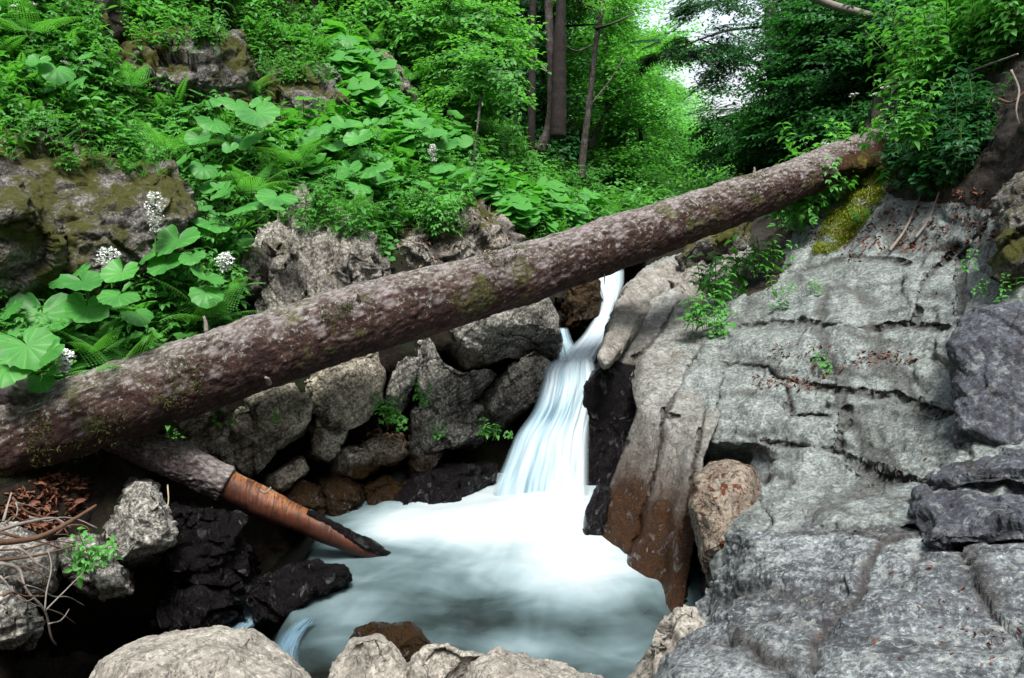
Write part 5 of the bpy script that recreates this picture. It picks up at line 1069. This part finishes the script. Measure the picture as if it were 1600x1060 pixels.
tree('beech_tree', 'distant grey trunk between bright leaves', [(970,290,18,.07),(974,220,18,.06),(984,150,18,.05),(990,90,18,.04)], [(985,80,18,50,50,1.5)], 90, L_tree, M_barkt, LQ, (1, 1.6), seed=6)
tree('maple_sapling', 'thin sapling rising from the butterbur leaves', [(736,284,8.2,.014),(742,230,8.2,.013),(750,165,8.3,.010),(756,100,8.5,.006)], [(750,110,8.9,70,60,.5)], 60, L_tree, M_barkt, SPRB, (.5, .8), seed=7, limbs=[[(750,165,8.3,.006),(742,150,8.3,.004),(735,140,8.3,.003)]])
tree('maple_tree', 'bright leafy maple hanging over the middle of the ridge', [(690,190,10.5,.05),(700,120,10.5,.045),(715,40,10.5,.04),(720,-60,10.5,.04)], [(690,40,10.5,70,50,.8),(725,100,10.2,60,50,.8),(755,35,10.8,35,35,.6),(640,40,10.5,50,40,.8),(730,150,10.2,60,25,.6)], 480, L_tree, M_barkd, SPRB, (.7, 1.1), seed=8, tintb=.7)
tree('maple_tree', 'darker leafy tree left of the bright maple', [(620,120,11.5,.06),(625,40,11.5,.05),(622,-60,11.5,.05)], [(610,20,11.5,70,50,.9),(660,70,11.8,50,50,.8)], 260, L_tree, M_barkd, SPRB, (.7, 1.1), seed=9, tintb=.2)
tree('spruce_tree', 'dark spruce boughs filling the top above the crags', [(470,60,11.5,.14),(470,-100,11.5,.12)], [(470,-5,11,110,45,1),(560,10,11.5,60,50,1)], 330, L_conif, M_barkd, CONIF, (.8, 1.2), seed=10)
tree('beech_tree', 'bright beech foliage behind the leaning trunk', [(960,330,17,.08),(950,150,17,.07),(940,-60,17,.06)], [(930,130,16,70,80,1.5),(980,60,17,60,60,1.5),(900,30,16,60,50,1.5),(940,240,16,60,60,1.2)], 900, L_tree, M_barkt, LQ, (1., 1.6), seed=11, tintb=.7)
tree('beech_tree', 'bushy beech growing low at the bend of the valley', [(1000,350,16,.06),(1005,280,16,.05),(1000,200,16,.04)], [(1000,230,16,60,60,1.2),(1040,290,16,60,40,1.2),(960,290,15,55,40,1.0)], 700, L_tree, M_barkt, LQ, (.9, 1.5), seed=12, tintb=.6)
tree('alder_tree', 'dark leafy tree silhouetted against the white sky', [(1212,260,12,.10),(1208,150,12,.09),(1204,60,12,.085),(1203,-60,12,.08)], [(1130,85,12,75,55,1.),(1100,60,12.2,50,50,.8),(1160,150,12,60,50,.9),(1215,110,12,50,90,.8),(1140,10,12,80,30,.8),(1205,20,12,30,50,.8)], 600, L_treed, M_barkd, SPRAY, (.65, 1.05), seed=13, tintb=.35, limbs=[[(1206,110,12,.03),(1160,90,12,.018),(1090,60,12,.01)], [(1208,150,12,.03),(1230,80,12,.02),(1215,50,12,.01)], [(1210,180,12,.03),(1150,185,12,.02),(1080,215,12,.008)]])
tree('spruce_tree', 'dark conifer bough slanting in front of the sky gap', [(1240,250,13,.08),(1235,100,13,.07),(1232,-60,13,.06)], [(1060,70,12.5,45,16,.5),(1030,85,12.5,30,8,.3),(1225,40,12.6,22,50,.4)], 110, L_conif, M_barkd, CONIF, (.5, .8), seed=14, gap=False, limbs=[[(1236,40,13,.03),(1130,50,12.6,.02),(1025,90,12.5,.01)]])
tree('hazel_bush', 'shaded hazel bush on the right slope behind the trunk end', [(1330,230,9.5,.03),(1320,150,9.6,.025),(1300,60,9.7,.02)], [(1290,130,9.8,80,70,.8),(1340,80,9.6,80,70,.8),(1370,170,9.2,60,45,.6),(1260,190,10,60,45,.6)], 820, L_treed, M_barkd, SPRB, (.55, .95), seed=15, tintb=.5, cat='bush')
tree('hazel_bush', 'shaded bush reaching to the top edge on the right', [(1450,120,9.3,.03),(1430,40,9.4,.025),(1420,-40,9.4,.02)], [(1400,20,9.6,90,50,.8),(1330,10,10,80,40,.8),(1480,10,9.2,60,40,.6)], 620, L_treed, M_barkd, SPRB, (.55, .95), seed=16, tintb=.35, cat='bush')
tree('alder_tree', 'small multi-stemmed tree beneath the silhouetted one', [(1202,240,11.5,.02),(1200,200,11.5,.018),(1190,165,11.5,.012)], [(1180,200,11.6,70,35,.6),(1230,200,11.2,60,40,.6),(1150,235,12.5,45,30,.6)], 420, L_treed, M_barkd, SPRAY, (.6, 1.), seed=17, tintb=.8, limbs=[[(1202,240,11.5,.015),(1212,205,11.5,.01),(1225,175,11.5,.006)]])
tree('beech_tree', 'bright valley tree low under the round sky gap', [(1110,300,22,.08),(1105,230,22,.07),(1100,190,22,.05)], [(1100,235,22,60,40,1.5),(1060,200,22,50,50,1.5),(1140,260,20,60,35,1.2)], 620, L_treeb, M_barkt, LQ, (1.2, 2.), seed=18, tintb=.7)
tree('beech_tree', 'bright valley tree left of the round sky gap', [(1040,290,25,.1),(1030,180,25,.09),(1025,120,25,.06)], [(1030,150,25,50,60,2),(1000,110,24,45,60,2),(1060,250,24,60,40,2)], 700, L_treeb, M_barkt, LQ, (1.3, 2.2), seed=19, tintb=.6)
# the wood as one mass behind them
def wood(name, polys, dr_, n, mat, seed, sc=(1.2, 2.2), temps=LQ):
    rg = np.random.default_rng(seed); X = []
    for poly in polys:
        a = np.array(poly, float); x0, y0 = a.min(0); x1, y1 = a.max(0); px = rg.uniform(x0, x1, n * 3); py = rg.uniform(y0, y1, n * 3); m = inpoly(px, py, a)
        m &= fbm(np.stack([px / 45, py / 30, 0 * px + seed], -1), seed, 3) > rg.uniform(-.4, .1, len(px)); px, py = px[m][:n], py[m][:n]; X.append(W(px, py, rg.uniform(dr_[0], dr_[1], len(px))))
    X = np.vstack(X); X = X[ungap(X, seed)]; k = len(X)
    tag(stamp(name, temps, X, rg.uniform(0, 6.28, k), rg.uniform(*sc, k), [mat, M_barkd], tilt=rg.normal(.1, .25, (k, 2)), tints=np.clip(.5 + 1.2 * fbm(X * (.5, .5, .9), seed, 3), 0, 1)), kind='stuff')
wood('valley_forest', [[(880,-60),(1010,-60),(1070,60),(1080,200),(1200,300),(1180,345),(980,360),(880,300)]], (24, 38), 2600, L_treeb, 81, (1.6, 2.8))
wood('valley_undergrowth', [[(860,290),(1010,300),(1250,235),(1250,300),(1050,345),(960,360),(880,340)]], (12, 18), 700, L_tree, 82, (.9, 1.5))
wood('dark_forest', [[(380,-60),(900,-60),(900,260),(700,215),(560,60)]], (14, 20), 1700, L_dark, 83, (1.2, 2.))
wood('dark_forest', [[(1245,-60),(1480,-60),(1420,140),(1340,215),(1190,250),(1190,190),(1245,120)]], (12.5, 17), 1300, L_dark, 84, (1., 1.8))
twig([(1262,-8,9.0),(1300,8,9.0),(1345,20,8.9),(1385,32,8.9),(1428,50,8.8)], .05, .035, 'pale dead trunk lying slantwise among the bushes at the top right', M_twig, 'dead_trunk', 'fallen tree')
